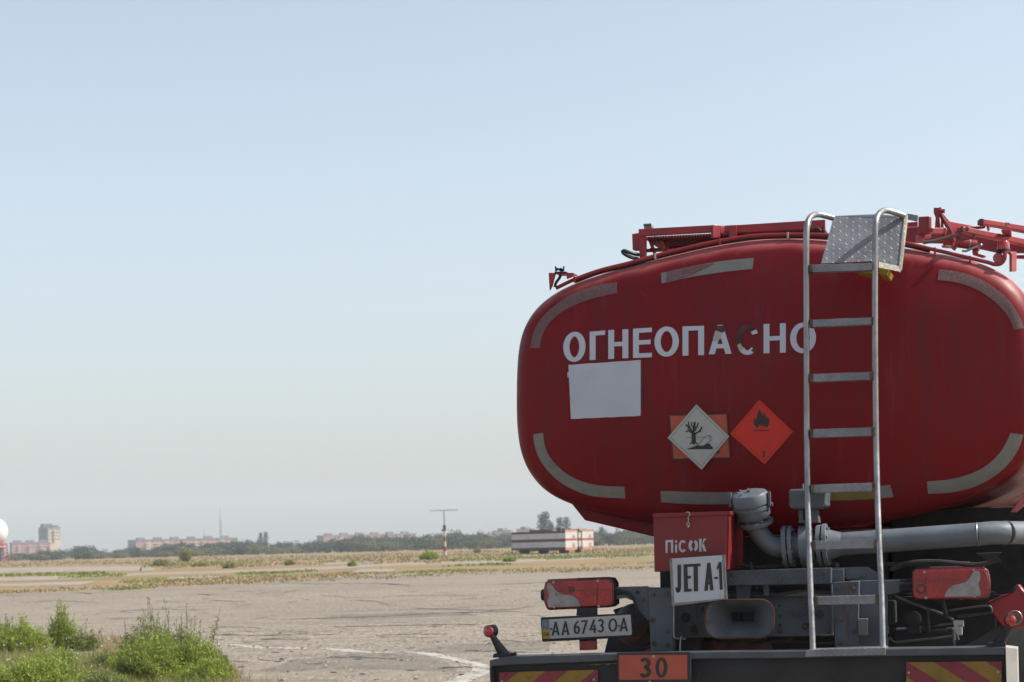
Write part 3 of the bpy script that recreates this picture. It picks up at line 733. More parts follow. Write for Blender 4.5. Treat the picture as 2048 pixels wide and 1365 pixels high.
bush('weed_bush', 110, 1345, 110, 50, 700, LF_WEED, 'low bright green weed clump below the pointed bush', 8, .05, group=GB)
bush('weed_bush', 215, 1345, 110, 46, 500, LF_DULL, 'low loose weed clump between the pointed bush and the seed stems', 15, .05, group=GB)
bush('weed_bush', 205, 1398, 120, 66, 600, LF_DULL, 'low green weed clump between the corner bush and the widest bush', 9, .05, group=GB)
bush('weed_bush', 185, 1384, 150, 44, 700, LF_WEED, 'broad bright green weed bush filling the bottom between the corner bush and the widest bush', 31, .05, group=GB)
bush('weed_bush', 418, 1378, 120, 66, 900, LF_WEED, 'bright green weed bush at the lower right end of the weed patch', 32, .05, group=GB)
bush('weed_bush', 255, 1352, 90, 60, 500, LF_WEED, 'small bright weed bush at the left foot of the seed stems', 33, .05, group=GB)
bush('weed_bush', 375, 1338, 120, 84, 800, LF_DULL, 'loose green weed bush under the right hand seed stems', 34, .05, group=GB)
GF = 'green bushes out on the airfield'
bush('field_bush', 858, 1120, 38, 15, 400, LF_WEED, 'round bright green bush on the dry field left of the antenna pole', 21, .35, group=GF)
bush('field_bush', 372, 1124, 22, 30, 240, LF_FLD, 'tall olive bush rising from the field before the long pink block', 22, .4, group=GF)
bush('field_bush', 322, 1133, 36, 13, 260, LF_FLD, 'low olive bush where the concrete path ends', 23, .3, group=GF)
bush('field_bush', 398, 1134, 26, 5, 160, LF_FLD, 'small dark green bush right of the tall olive bush', 24, .3, group=GF)
bush('field_bush', 458, 1137, 24, 6, 160, LF_FLD, 'lone low bush below the tall mast', 25, .3, group=GF)
bush('field_bush', 579, 1131, 16, 6, 130, LF_FLD, 'small dark bush on the field below the second pink block', 26, .3, group=GF)
bush('field_bush', 704, 1133, 12, 7, 150, LF_WEED, 'tiny bright green bush on the grassy strip in mid picture', 27, .25, group=GF)
bush('field_bush', 94, 1121, 32, 24, 300, LF_FAR, 'dark rounded bush in front of the pale tower block', 28, .6, group=GF)
bush('field_bush', 955, 1106, 12, 7, 150, LF_FLD, 'small bush on the field left of the striped trailer', 29, .4, group=GF)
bush('field_bush', 1018, 1124, 24, 7, 200, LF_WEED, 'flat green bush at the left corner of the striped trailer', 30, .25, group=GF)

from mathutils import noise as mnoise
def p_far(y): return y < 1200
def grass(name, zones, leaf, label, seed, h, wdt):
    rnd = random.Random(seed); mb = MB()
    for (x0, x1, y0a, y0b, y1a, y1b, n, clump) in zones:   # quad in pixels: left top, right top, left bottom, right bottom
        for i in range(n):
            u, v = rnd.random(), rnd.random(); px = x0+(x1-x0)*u
            ty = y0a+(y0b-y0a)*u; by = y1a+(y1b-y1a)*u
            vv = v + (mnoise.noise(Vector((px*.011, x0*.1, seed)))*.5 + mnoise.noise(Vector((px*.05, x0*.1, seed)))*.3)*(1 if p_far(ty) else .15)
            p = on_ground(px, ty+(by-ty)*vv); s = max(.5, p.y/30)
            if p_far(ty) and mnoise.noise(Vector((p.x*.05, p.y*.07, seed))) < -.08 + rnd.uniform(-.2, .2): continue
            for k in range(clump):
                q = p + Vector((rnd.uniform(-.12, .12)*s, rnd.uniform(-.12, .12)*s, 0)); hh = h*rnd.uniform(.3, 1.2)*(1 if s < 1.5 else (.65 if p.y < 150 else 1.3)); ww = wdt*s
                ln = Vector((rnd.uniform(-.5, .5), rnd.uniform(-.5, .5), 1))*hh; a = rnd.uniform(0, 3.14)
                sd_ = Vector((math.cos(a), math.sin(a), 0))*ww*.5
                mb.add([q - sd_, q + sd_, q + ln], [(0, 1, 2)])
    o = mb.build(name, leaf, smooth=False); tag(o, label, 'grass', kind='stuff'); return o
grass('dry_grass', [(-20, 470, 1303, 1345, 1420, 1420, 5200, 4), (200, 300, 1275, 1285, 1320, 1330, 500, 4), (455, 560, 1358, 1368, 1395, 1395, 160, 2)], LF_DRY, 'dry and green grass between the weed bushes', 1, .17, .010)
grass('green_grass', [(-20, 440, 1300, 1338, 1420, 1420, 4200, 4)], LF_GRN, 'short green grass between the weed bushes', 2, .20, .011)
grass('field_grass', [(-100, 1320, 1128, 1094, 1137, 1104, 5200, 3), (300, 1320, 1128, 1098, 1138, 1112, 2600, 3), (-100, 520, 1186, 1162, 1192, 1168, 900, 3), (520, 1330, 1152, 1126, 1166, 1137, 1500, 3), (250, 700, 1158, 1148, 1172, 1160, 700, 3)], LF_DRY, 'dry yellow grass on the field beyond the apron', 3, .14, .035)
grass('field_weeds', [(0, 200, 1150, 1146, 1154, 1150, 400, 3), (130, 240, 1154, 1150, 1157, 1154, 160, 3), (690, 1010, 1137, 1128, 1139, 1130.5, 900, 3), (900, 1320, 1120, 1108, 1125, 1112, 900, 3), (480, 620, 1147, 1142, 1151, 1145, 320, 3), (260, 460, 1163, 1156, 1167, 1160, 300, 3), (220, 300, 1178, 1174, 1182, 1178, 160, 3), (700, 860, 1157, 1150, 1160, 1152, 220, 3), (300, 520, 1128, 1122, 1136, 1130, 700, 3), (820, 940, 1144, 1140, 1147, 1142, 180, 3)], LF_GRN, 'green weeds in strips on the dry field', 4, .16, .04)
# small white flowers in the weed patch
mb = MB(); rnd = random.Random(4)
for i in range(70):
    p = on_ground(rnd.uniform(0, 460), rnd.uniform(1300, 1372)); h = rnd.uniform(.08, .24); r = rnd.uniform(.007, .016)
    a0 = rnd.uniform(0, 3)
    mb.add([(p.x + r*math.cos(a0+k*1.047), p.y + r*.6*math.sin(a0+k*1.047), h + .5*r*math.sin(a0+k*1.047)) for k in range(6)], [tuple(range(6))])
tag(mb.build('white_flowers', mat('white_petal', (.5, .48, .46), .8), smooth=False), 'tiny white flowers dotted through the weeds', 'flowers', kind='stuff')

# ================================================================== FAR THINGS
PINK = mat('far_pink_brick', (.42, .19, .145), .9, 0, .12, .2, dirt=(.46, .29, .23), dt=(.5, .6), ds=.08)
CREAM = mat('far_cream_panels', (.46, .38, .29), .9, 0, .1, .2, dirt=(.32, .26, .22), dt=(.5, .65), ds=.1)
FGREY = mat('far_shaded_grey_concrete', (.10, .11, .14), .9, 0, .1, .2)  # concrete grey darkened to hold the shade of the block end walls
WINM = mat('far_window_glass', (.10, .13, .17), .2, 0, .3, .3)
ROOFM = mat('far_roof_felt', (.16, .16, .16), .9, 0, .2, .3)
def block(label, px0, px1, top, Y, depth, wallm, endm, floors, cols_, grp, endw=None, roofbits=4, rot=.35, seed=1):
    """long slab block turned so that its lit long side and shaded end both show"""
    rnd = random.Random(seed)
    a, b_ = at(px0, 1100, Y), at(px1, 1100, Y); Wt = b_.x - a.x
    H = at((px0+px1)/2, top, Y).z
    r = empty('apartment_building', ((a.x+b_.x)/2, Y, 0), 0); tag(r, label, 'building', grp)
    # rotated box: long side faces right-front. total projected width Wt = Lg*cos+D*sin
    D = depth; Lg = (Wt - D*math.sin(rot))/math.cos(rot)
    rot_m = Matrix.Rotation(rot, 4, 'Z')
    def T(x, y, z): v = rot_m @ Vector((x, y, 0)); return Vector((v.x, v.y, z))
    mb = MB()
    c = [(-Lg/2, -D/2), (Lg/2, -D/2), (Lg/2, D/2), (-Lg/2, D/2)]
    mb.add([T(x, y, 0) for x, y in c] + [T(x, y, H) for x, y in c], [(0, 1, 5, 4), (1, 2, 6, 5), (2, 3, 7, 6)])
    mb.build('wall', wallm, r, smooth=False)
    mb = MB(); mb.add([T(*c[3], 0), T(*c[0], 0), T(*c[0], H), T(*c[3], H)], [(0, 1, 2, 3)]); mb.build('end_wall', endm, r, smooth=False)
    mb = MB(); e = .4; mb.prism([T(x*1.005, y*1.03, H+.02) for x, y in c], [T(x*1.005, y*1.03, H+.7) for x, y in c]); rf = mb.build('roof', ROOFM, r, smooth=False)
    for k in range(roofbits):
        mb = MB(); x0 = -Lg/2 + Lg*(k+.5)/roofbits; mb.prism([T(x0+dx, dy, H+.7) for dx, dy in ((-2.6, -2.4), (2.6, -2.4), (2.6, 2.4), (-2.6, 2.4))], [T(x0+dx, dy, H+2.2) for dx, dy in ((-2.6, -2.4), (2.6, -2.4), (2.6, 2.4), (-2.6, 2.4))])
        mb.build('roof_hut', ROOFM, rf, smooth=False)
    fh = H/floors; cw = Lg/cols_
    bal = MB()
    for f in range(max(0, floors-4), floors):          # windows of the storeys that stand clear of the trees
        for k in range(cols_):
            x0 = -Lg/2 + cw*(k+.5); z0 = fh*f + fh*.35
            w_ = cw*.28
            if k % 4 == 2:
                mb = MB(); mb.prism([T(x0+dx, -D/2-.05, z) for dx, z in ((-cw*.4, z0-.9), (cw*.4, z0-.9), (cw*.4, z0+.3), (-cw*.4, z0+.3))], [T(x0+dx, -D/2-1.2, z) for dx, z in ((-cw*.4, z0-.9), (cw*.4, z0-.9), (cw*.4, z0+.3), (-cw*.4, z0+.3))])
                mb.build('balcony', CREAM, r, smooth=False)
            mb = MB(); mb.prism([T(x0+dx, -D/2-.06, z) for dx, z in ((-w_, z0), (w_, z0), (w_, z0+fh*.45), (-w_, z0+fh*.45))], [T(x0+dx, -D/2+.05, z) for dx, z in ((-w_, z0), (w_, z0), (w_, z0+fh*.45), (-w_, z0+fh*.45))])
            mb.build('window', WINM, r, smooth=False)
    return r
GBD = 'apartment buildings on the horizon'
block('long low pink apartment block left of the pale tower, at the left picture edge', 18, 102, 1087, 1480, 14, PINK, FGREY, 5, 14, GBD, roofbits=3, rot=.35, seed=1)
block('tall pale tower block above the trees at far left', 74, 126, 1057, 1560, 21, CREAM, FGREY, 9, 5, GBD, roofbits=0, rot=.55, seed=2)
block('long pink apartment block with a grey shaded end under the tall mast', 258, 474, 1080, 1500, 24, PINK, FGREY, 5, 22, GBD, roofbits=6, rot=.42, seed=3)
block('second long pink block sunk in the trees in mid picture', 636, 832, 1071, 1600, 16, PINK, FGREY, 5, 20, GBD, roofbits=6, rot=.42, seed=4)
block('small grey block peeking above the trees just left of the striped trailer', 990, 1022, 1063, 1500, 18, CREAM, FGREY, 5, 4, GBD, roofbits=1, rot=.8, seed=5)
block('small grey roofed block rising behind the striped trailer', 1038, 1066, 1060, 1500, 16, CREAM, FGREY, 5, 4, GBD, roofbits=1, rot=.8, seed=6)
# stair tower of the tall block
tb = [o for o in col.objects if o.get('label', '').startswith('tall pale tower')][0]
mb = MB(); h0 = at(100, 1057, 1560).z; h1 = at(100, 1049, 1560).z
mb.box((-3.0, 3, (h0+h1)/2 + .4), (7, 6, h1-h0), Matrix.Rotation(.55, 3, 'Z')); mb.box((3.4, 1, (h0+h1)/2 - .4), (4, 5, (h1-h0)*.7), Matrix.Rotation(.55, 3, 'Z')); mb.build('stair_tower', FGREY, tb, smooth=False)

WHT = mat('far_white_paint', (.40, .39, .37), .6, 0, .06, .5)
RDP = mat('far_red_paint', (.26, .035, .03), .7, 0, .1, .5)
GAL = mat('galvanised_steel', (.28, .29, .29), .5, .4, .15, 1)
def lattice(mb, base, h, w0, w1, seg, r):
    for k in range(3):
        a = k*2.094; mb.tube([base + Vector((w0*math.cos(a), w0*math.sin(a), 0)), base + Vector((w1*math.cos(a), w1*math.sin(a), h))], r, 5)
    for i in range(seg):
        t0, t1 = i/seg, (i+1)/seg
        for k in range(3):
            a, b_ = k*2.094, (k+1)*2.094; wa, wb = w0+(w1-w0)*t0, w0+(w1-w0)*t1
            mb.tube([base + Vector((wa*math.cos(a), wa*math.sin(a), h*t0)), base + Vector((wb*math.cos(b_), wb*math.sin(b_), h*t1))], r*.6, 4)
Y = 1350; p = at(442, 1100, Y); p.z = 0; h = at(441, 1017, Y).z
r = empty('radio_mast', p); tag(r, 'tall thin grey lattice mast rising above the long pink block', 'mast')
mb = MB(); lattice(mb, Vector((0, 0, 0)), h*.72, .75, .6, 16, .16); mb.build('lattice', GAL, r)
mb = MB(); mb.tube([(0, 0, h*.7), (0, 0, h)], .22, 6, True, [.3, .16]); mb.build('aerial', GAL, r)
Y = 1350; p = at(409, 1100, Y); p.z = 0; h = at(408, 1056, Y).z
r = empty('radio_mast', p); tag(r, 'short faint mast left of the tall one, behind the pink block', 'mast')
mb = MB(); lattice(mb, Vector((0, 0, 0)), h*.8, .5, .35, 8, .10); mb.build('lattice', GAL, r)
mb = MB(); mb.tube([(0, 0, h*.8), (0, 0, h)], .12, 6); mb.build('aerial', GAL, r)
# antenna pole with red and white foot
Y = 300; p = at(890, 1100, Y); p.z = 0; top = at(886, 1021, Y); H = top.z
r = empty('antenna_pole', p); tag(r, 'slim antenna pole with red and white banded foot and crossbar on top', 'antenna')
hb = at(888, 1064, Y).z
mb = MB()
for k in range(5):
    mb.cur = k % 2; mb.cyl((0, 0, hb*k/5 + .003), (0, 0, hb*(k+1)/5), .24 - .02*k, .23 - .02*k, 10)
mb.build('banded_foot', [WHT, RDP], r)
mb = MB(); mb.cyl((0, 0, hb), (0, 0, H), .11, .08, 8); mb.build('pole', GAL, r)
mb = MB(); mb.box((0, 0, hb+.55), (.42, .3, .8)); mb.box((-.28, 0, hb+.2), (.3, .2, .25)); mb.build('equipment_box', mat('far_dark_box', (.09, .1, .1), .7), r)
bw = 27*Y/F
mb = MB(); mb.tube([(-bw, 0, H), (bw, 0, H)], .05, 6)
for k in range(9):
    xx = -bw + 2*bw*k/8
    if abs(xx) > .2: mb.tube([(xx, -.35, H), (xx, .35, H)], .028, 5); mb.tube([(xx, 0, H-.2), (xx, 0, H+.22)], .028, 5)
mb.build('crossbar', GAL, r)
# radome on its tower at the left edge
Y = 620; c = at(-9, 1064, Y); rad = 24.5*Y/F
r = empty('radome_tower', (c.x, c.y, 0)); tag(r, 'white radome ball on a dark red tower, half cut by the left picture edge', 'radome')
mb = MB(); mb.sphere((0, 0, c.z), rad, 32, 20, (1, 1, 1.12)); mb.build('radome', mat('radome_white', (.62, .60, .57), .4, 0, .03, .5), r)
mb = MB(); zt = c.z - rad*.95
mb.cyl((0, 0, zt - .6), (0, 0, zt), rad*.92, rad*.92, 20); mb.build('platform', RDP, r)
mb = MB()
for sx in (-1, 1):
    for sy in (-1, 1): mb.tube([(sx*rad*.85, sy*rad*.85, 0), (sx*rad*.7, sy*rad*.7, zt-.6)], .18, 6)
for k in range(4):
    z0 = (zt-.6)*k/4; z1 = (zt-.6)*(k+1)/4
    for s0, s1 in (((-1, -1), (1, -1)), ((1, -1), (1, 1)), ((1, 1), (-1, 1)), ((-1, 1), (-1, -1))):
        mb.tube([(s0[0]*rad*.78, s0[1]*rad*.78, z0), (s1[0]*rad*.78, s1[1]*rad*.78, z1)], .1, 5)
mb.build('tower_frame', RDP, r)
mb = MB(); mb.box((0, .2, zt*.4), (rad*1.1, rad*1.1, zt*.75)); mb.build('equipment_cabin', FGREY, r)

# striped trailer
Y = 292.0
pa, pb, pc = at(1024, 1100, Y-1), at(1131, 1100, Y-7.5), at(1187, 1100, Y-2)
pa.z = pb.z = pc.z = 0
zt = at(1080, 1064, Y).z; zt2 = at(1150, 1061, Y).z; zb = at(1080, 1100, Y).z
r = empty('striped_trailer', pa); tag(r, 'long airfield trailer with shade-darkened red and grey stripes and a red and white checkered end', 'trailer')
P0, P1, P2 = Vector((0, 0, 0)), pb - pa, pc - pa; P3 = P0 + (P2 - P1)
def up(p, z): return Vector((p.x, p.y, z))
TRG = mat('trailer_grey_band', (.52, .51, .53), .6, 0, .1, 1); TRD = mat('trailer_shaded_red_band', (.085, .030, .028), .6, 0, .12, 1); TRO = mat('trailer_orange_edge', (.36, .16, .10), .6)  # dark band: red stripe with the long side's shade in its colour
mb = MB(); mb.prism([up(p, zb+.02) for p in (P0, P1, P2, P3)], [up(p, zt) for p in (P0, P1, P2, P3)]); body = mb.build('body', TRD, r, smooth=False)
hh = zt - zb
mb = MB(); nrm = Vector(((P1-P0).y, -(P1-P0).x, 0)).normalized()*.03
for f0, f1 in ((.12, .42), (.58, .88)):
    z0, z1 = zb+hh*(1-f1), zb+hh*(1-f0)
    a, b_ = P0.lerp(P1, .0), P0.lerp(P1, 1.0); mb.prism([up(a, z0)+nrm, up(b_, z0)+nrm, up(b_, z1)+nrm, up(a, z1)+nrm], [up(a, z0)-nrm*.5, up(b_, z0)-nrm*.5, up(b_, z1)-nrm*.5, up(a, z1)-nrm*.5])
mb.build('side_band', TRG, body, smooth=False)
nrm = Vector(((P2-P1).y, -(P2-P1).x, 0)).normalized()*.04
for u0, u1 in ((.0, .42), (.60, 1.0)):
    mb = MB()
    for j, (f0, f1, c_) in enumerate(((-.06, .06, 2), (.06, .42, 0), (.42, .54, 1), (.54, .90, 0), (.90, 1.05, 2))):
        mb.cur = c_; a, b_ = P1.lerp(P2, u0), P1.lerp(P2, u1); z0, z1 = zb+hh*(1-f1), zb+hh*(1-f0)
        mb.prism([up(a, z0)+nrm, up(b_, z0)+nrm, up(b_, z1)+nrm, up(a, z1)+nrm], [up(a, z0)-nrm*.4, up(b_, z0)-nrm*.4, up(b_, z1)-nrm*.4, up(a, z1)-nrm*.4])
    cp_ = mb.build('checker_panel', [WHT, RDP, TRO], body, smooth=False)
    for f0, f1 in ((.22, .40), (.66, .90)):
        mb = MB(); a, b_ = P1.lerp(P2, u0+(u1-u0)*.58), P1.lerp(P2, u0+(u1-u0)*.80); z0, z1 = zb+hh*(1-f1), zb+hh*(1-f0); nr2 = nrm*1.6
        q4 = [up(a, z0)+nr2, up(b_, z0)+nr2, up(b_, z1-.1)+nr2, up(a.lerp(b_, .5), z1)+nr2, up(a, z1-.12)+nr2]; mb.prism(q4, [p_ - nr2*.4 for p_ in q4]); mb.build('dark_notch', mat('notch_brown_grey', (.24, .19, .165), .7), cp_, smooth=False)
mb = MB(); a, b_ = P1.lerp(P2, .46), P1.lerp(P2, .56)
for f0, f1 in ((.1, .40), (.56, .86)):
    z0, z1 = zb+hh*(1-f1), zb+hh*(1-f0)
    mb.prism([up(a, z0)+nrm, up(b_, z0)+nrm, up(b_, z1)+nrm, up(a, z1)+nrm], [up(a, z0)-nrm*.4, up(b_, z0)-nrm*.4, up(b_, z1)-nrm*.4, up(a, z1)-nrm*.4])
mb.build('end_door', mat('trailer_end_grey', (.34, .28, .25), .7), body, smooth=False)
for t, w_, h_ in ((.22, 2.2, .28), (.42, 1.2, .2), (.62, .5, .5), (.70, .3, .35), (.9, 1.6, .22)):
    mb = MB(); c = P0.lerp(P3, .5) + (P1-P0)*t; mb.box((c.x, c.y, zt + h_/2), (w_, 1.0, h_)); mb.build('roof_box', TRD, body, smooth=False)
for t in (.12, .2, .48, .56, .86, .93):
    c = P0.lerp(P1, t) + (P3-P0)*.12; c.z = .42
    mb = MB(); ax = (P3-P0).normalized(); mb.cyl(c, c + ax*.35, .42, n=16); mb.build('wheel', BLACK, r)
c = P1.lerp(P2, .42); c.z = .42; mb = MB(); mb.cyl(c, c + (P3-P0).normalized()*.35, .44, n=16); mb.build('wheel', BLACK, r)
mb = MB(); q = (P3-P0)*.2; mb.prism([up(P0+q, .45), up(P1+q, .45), up(P1+q*2, .45), up(P0+q*2, .45)], [up(P0+q, zb), up(P1+q, zb), up(P1+q*2, zb), up(P0+q*2, zb)]); mb.build('chassis', DARK, r, smooth=False)
mb = MB()
for t in (.0, .985): c = P1.lerp(P2, .97) if t else P0; mb.box((c.x, c.y, .5), (.12, .12, 1.0))
mb.build('support_leg', DARK, r)

# ================================================================== THE TANKER TRUCK
truck = empty('fuel_tanker_truck', TRUCK_O, -YAW)
tag(truck, 'big red aviation fuel tanker truck seen from behind, with aluminium ladder', 'truck')
def part(mb, name, m_, parent=truck, bevel=.003, **kw): return mb.build(name, m_, parent, bevel=bevel, **kw)

# --- tank shell from the traced rim
rim_y = .10
left_px = [(1600, 475), (1540, 477), (1485, 482), (1420, 493), (1363, 506), (1310, 518.5), (1247, 534), (1180, 555), (1145, 568), (1115, 583), (1085, 604), (1062, 630), (1046, 660), (1037, 695),
           (1033, 740), (1032, 800), (1033, 850), (1038, 893), (1049, 928), (1066, 957), (1090, 982), (1122, 1001), (1160, 1015), (1210, 1029), (1270, 1042), (1350, 1053), (1450, 1061), (1520, 1064), (1600, 1064)]
xL = L(1032, 800, rim_y).x; xR = L(2084, 770, rim_y).x; XC = (xL + xR)/2
half = [L(x, y, rim_y) for x, y in left_px]
zt_, zb_ = half[1].z, half[-2].z
ztc = max(p.z for p in half); zbc = min(p.z for p in half)
hp = [(p.x, p.z) for p in half if p.x < XC - .12]
prof_pts = [Vector((XC, ztc, 0))] + [Vector((x, z, 0)) for x, z in hp] + [Vector((XC, zbc, 0))]
mir = [Vector((2*XC - p.x, p.y, 0)) for p in prof_pts[1:-1]][::-1]
ring = smooth_path(prof_pts + mir, 5, closed=True)         # counter-clockwise seen from behind? fixed by normals below
# resample + smooth
for _ in range(6):
    ring = [(ring[i-1] + ring[i]*2 + ring[(i+1) % len(ring)])/4 for i in range(len(ring))]
ZC = (ztc+zbc)/2
def inset(d):
    out = []; n = len(ring)
    for i in range(n):
        t = ring[(i+1) % n] - ring[i-1]; t.normalize(); nr = Vector((-t.y, t.x, 0))
        if nr.dot(Vector((XC, ZC, 0)) - ring[i]) < 0: nr = -nr
        out.append(ring[i] + nr*d)
    return out
RF = .13; rings = []
TANK_LEN = 6.4
rings.append([(p.x, TANK_LEN, p.y) for p in ring]); rings.append([(p.x, RF, p.y) for p in ring])
for k in range(1, 9):
    a = R_(74*k/8); ins = inset(RF*(1-math.cos(a))); rings.append([(p.x, RF - RF*math.sin(a), p.y) for p in ins])
base_in = inset(RF*(1-math.cos(R_(74)))); y_e = RF - RF*math.sin(R_(74)); hB = .11
for k in range(1, 13):
    s = 1 - k/12.5
    rings.append([(XC + (p.x-XC)*s, y_e - hB*(1-s*s) , ZC + (p.y-ZC)*s) for p in base_in])
tk = MB(); n = len(ring)
vs = [v for rg in rings for v in rg]; fs = []
for i in range(len(rings)-1):
    for k in range(n):
        a = i*n+k; b_ = i*n+(k+1) % n; fs.append((a, b_, b_+n, a+n))
vs.append((XC, y_e-hB, ZC)); cidx = len(vs)-1
for k in range(n): fs.append(((len(rings)-1)*n+k, (len(rings)-1)*n+(k+1) % n, cidx))
fs.append(tuple(range(n)))
tk.add(vs, fs)
# orientation check
fx = tk.f[-3]; p = [Vector(tk.v[k]) for k in fx]
if (p[1]-p[0]).cross(p[2]-p[0]).y > 0: tk.f = [f[::-1] for f in tk.f]
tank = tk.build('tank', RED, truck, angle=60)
bvh = BVHTree.FromPolygons([Vector(v) for v in tk.v], tk.f)
def S(px, py, off=.002):
    d = dir_local(ray(px, py)).normalized()
    loc, nr, i, dist = bvh.ray_cast(EL, d)
    if loc is None: return L(px, py, 0)
    if nr.dot(d) > 0: nr = -nr
    return loc + nr*off
def decal(mb, poly, off=.002, surf=S, n=12):
    """polygon in px: fill as strips between two polylines (first half forward, second half backward)"""
    h = len(poly)//2; A = poly[:h]; B = poly[h:][::-1]
    m_ = len(A); vs = []; k = 4
    for i in range(m_):
        for j in range(k+1): vs.append(surf(A[i][0]+(B[i][0]-A[i][0])*j/k, A[i][1]+(B[i][1]-A[i][1])*j/k, off))
    mb.add(vs, [(i*(k+1)+j, (i+1)*(k+1)+j, (i+1)*(k+1)+j+1, i*(k+1)+j+1) for i in range(m_-1) for j in range(k)])
def band(mb, outer, inner, off=.002, surf=S, n=8):
    A = [(v.x, v.y) for v in smooth_path([(*p, 0) for p in outer], n)]; B = [(v.x, v.y) for v in smooth_path([(*p, 0) for p in inner], n)]
    decal(mb, A + B[::-1], off, surf)
def dfin(mb, name, m_, parent):
    fix_normals_to(mb, EL); return mb.build(name, m_, parent, smooth=True)
def flat_poly(mb, pts, surf=S, off=.003):
    mb.add([surf(x, y, off) for x, y in pts], [tuple(range(len(pts)))])

# reflective strips
T = MB(); band(T, [Z1(183, 952), Z1(200, 870), Z1(240, 790), Z1(310, 715), Z1(390, 655), Z1(480, 610), Z1(590, 575), Z1(706, 557)], [Z1(240, 955), Z1(255, 880), Z1(300, 800), Z1(360, 745), Z1(430, 705), Z1(520, 668), Z1(610, 643), Z1(706, 623)]); dfin(T, 'reflective_strip', TAPED, tank)
T = MB(); band(T, [Z1(970, 502), Z1(1150, 462), Z1(1340, 430), Z1(1530, 411)], [Z1(975, 565), Z1(1150, 527), Z1(1340, 497), Z1(1522, 478)]); dfin(T, 'reflective_strip', TAPE, tank)
T = MB(); band(T, [Z1(1003, 495), Z1(1090, 475), Z1(1180, 458), Z1(1290, 440)], [Z1(1003, 556), Z1(1060, 542), Z1(1140, 520), Z1(1290, 448)], .0032); dfin(T, 'torn_strip_gap', TAPED, tank)
T = MB(); band(T, [Z3(214, 541), Z3(222, 610), Z3(250, 690), Z3(300, 765), Z3(370, 835), Z3(470, 895), Z3(600, 937), Z3(803, 951)], [Z3(277, 532), Z3(285, 600), Z3(310, 670), Z3(360, 735), Z3(430, 795), Z3(520, 840), Z3(640, 868), Z3(797, 877)]); dfin(T, 'reflective_strip', TAPE, tank)
T = MB(); band(T, [Z3(1027, 903), Z3(1200, 908), Z3(1370, 911), Z3(1520, 909)], [Z3(1032, 976), Z3(1200, 986), Z3(1370, 989), Z3(1530, 986)]); dfin(T, 'reflective_strip', TAPE, tank)
T = MB(); band(T, [Z4(200, 962), Z4(400, 945), Z4(560, 938), Z4(752, 922)], [Z4(200, 1024), Z4(400, 1028), Z4(560, 1022), Z4(775, 1002)]); dfin(T, 'reflective_strip', TAPEY, tank)
T = MB(); band(T, [Z4(662, 931), Z4(700, 927), Z4(752, 921)], [Z4(670, 1015), Z4(710, 1010), Z4(776, 1003)], .0032); dfin(T, 'reflective_strip', TAPE, tank)
T = MB(); band(T, [Z4(1003, 898), Z4(1150, 885), Z4(1290, 850), Z4(1400, 795), Z4(1490, 715), Z4(1545, 630), Z4(1572, 567)], [Z4(1010, 983), Z4(1170, 972), Z4(1320, 935), Z4(1450, 870), Z4(1560, 775), Z4(1630, 670), Z4(1660, 580)]); dfin(T, 'reflective_strip', TAPE, tank)
T = MB(); band(T, [Z2(1205, 605), Z2(1330, 618), Z2(1450, 650), Z2(1570, 705), Z2(1680, 785), Z2(1760, 870), Z2(1815, 960), Z2(1850, 1050)], [Z2(1195, 685), Z2(1310, 698), Z2(1430, 730), Z2(1540, 785), Z2(1640, 860), Z2(1710, 935), Z2(1750, 1000), Z2(1770, 1062)]); dfin(T, 'reflective_strip', TAPED, tank)

# lettering  ОГНЕОПАСНО : individual boxes traced from the photo (Z1 window: left, right, top-left, top-right, bottom-left, bottom-right)
LT = [('О', 382, 516, 862, 850, 1040, 1034), ('Г', 541, 634, 856, 848, 1027, 1021), ('Н', 653, 774, 846, 840, 1020, 1014), ('Е', 802, 916, 838, 831, 1014, 1009), ('О', 931, 1078, 826, 822, 1008, 1003),
      ('П', 1100, 1230, 824, 820, 1000, 996), ('А', 1257, 1396, 818, 812, 992, 988), ('Н', 1588, 1722, 810, 804, 986, 981), ('О', 1748, 1904, 804, 797, 988, 982)]
mb = MB()
for ch, x0, x1, ta, tb_, ba, bb in LT:
    w_ = (x1-x0)/178.0; t_ = .21 if ch in 'ОС' else .20
    text_mesh(mb, [(ch, 0, 1, t_, .15, w_)], [Z1(x0, ta), Z1(x1, tb_), Z1(x1, bb), Z1(x0, ba)], S)
# intact lower part of the peeled C
def arc_letter(mb, x0, x1, y0, y1, a0, a1, t, tv, off):
    w_ = (x1-x0)/(y1-y0); P = ell(w_/2, .5, w_/2-t/2, .5-tv/2, a0, a1, 20); vs = []
    for i in range(len(P)):
        pa, pb = P[max(0, i-1)], P[min(len(P)-1, i+1)]; dx, dy = pb[0]-pa[0], pb[1]-pa[1]; l = math.hypot(dx, dy)
        for s in (1, -1):
            qx, qy = P[i][0] - dy/l*t/2*s, P[i][1] + dx/l*tv/2*s
            vs.append(S(*Z1(x0 + qx*(y1-y0), y1 - qy*(y1-y0)), off))
    mb.add(vs, [(2*i, 2*i+1, 2*i+3, 2*i+2) for i in range(len(P)-1)])
arc_letter(mb, 1422, 1560, 812, 995, 208, 318, .2, .15, .0024)
arc_letter(mb, 1422, 1560, 812, 995, 26, 44, .2, .15, .0024)
dfin(mb, 'lettering', WHITEL, tank)
mb = MB(); arc_letter(mb, 1422, 1560, 812, 995, 48, 222, .2, .15, .0030); arc_letter(mb, 1422, 1560, 812, 995, 300, 322, .12, .1, .0032)
flat_poly(mb, [Z1(1309, 822), Z1(1346, 818), Z1(1360, 850), Z1(1340, 862), Z1(1300, 848)], off=.0042)
dfin(mb, 'peeled_lettering', GHOST, tank)
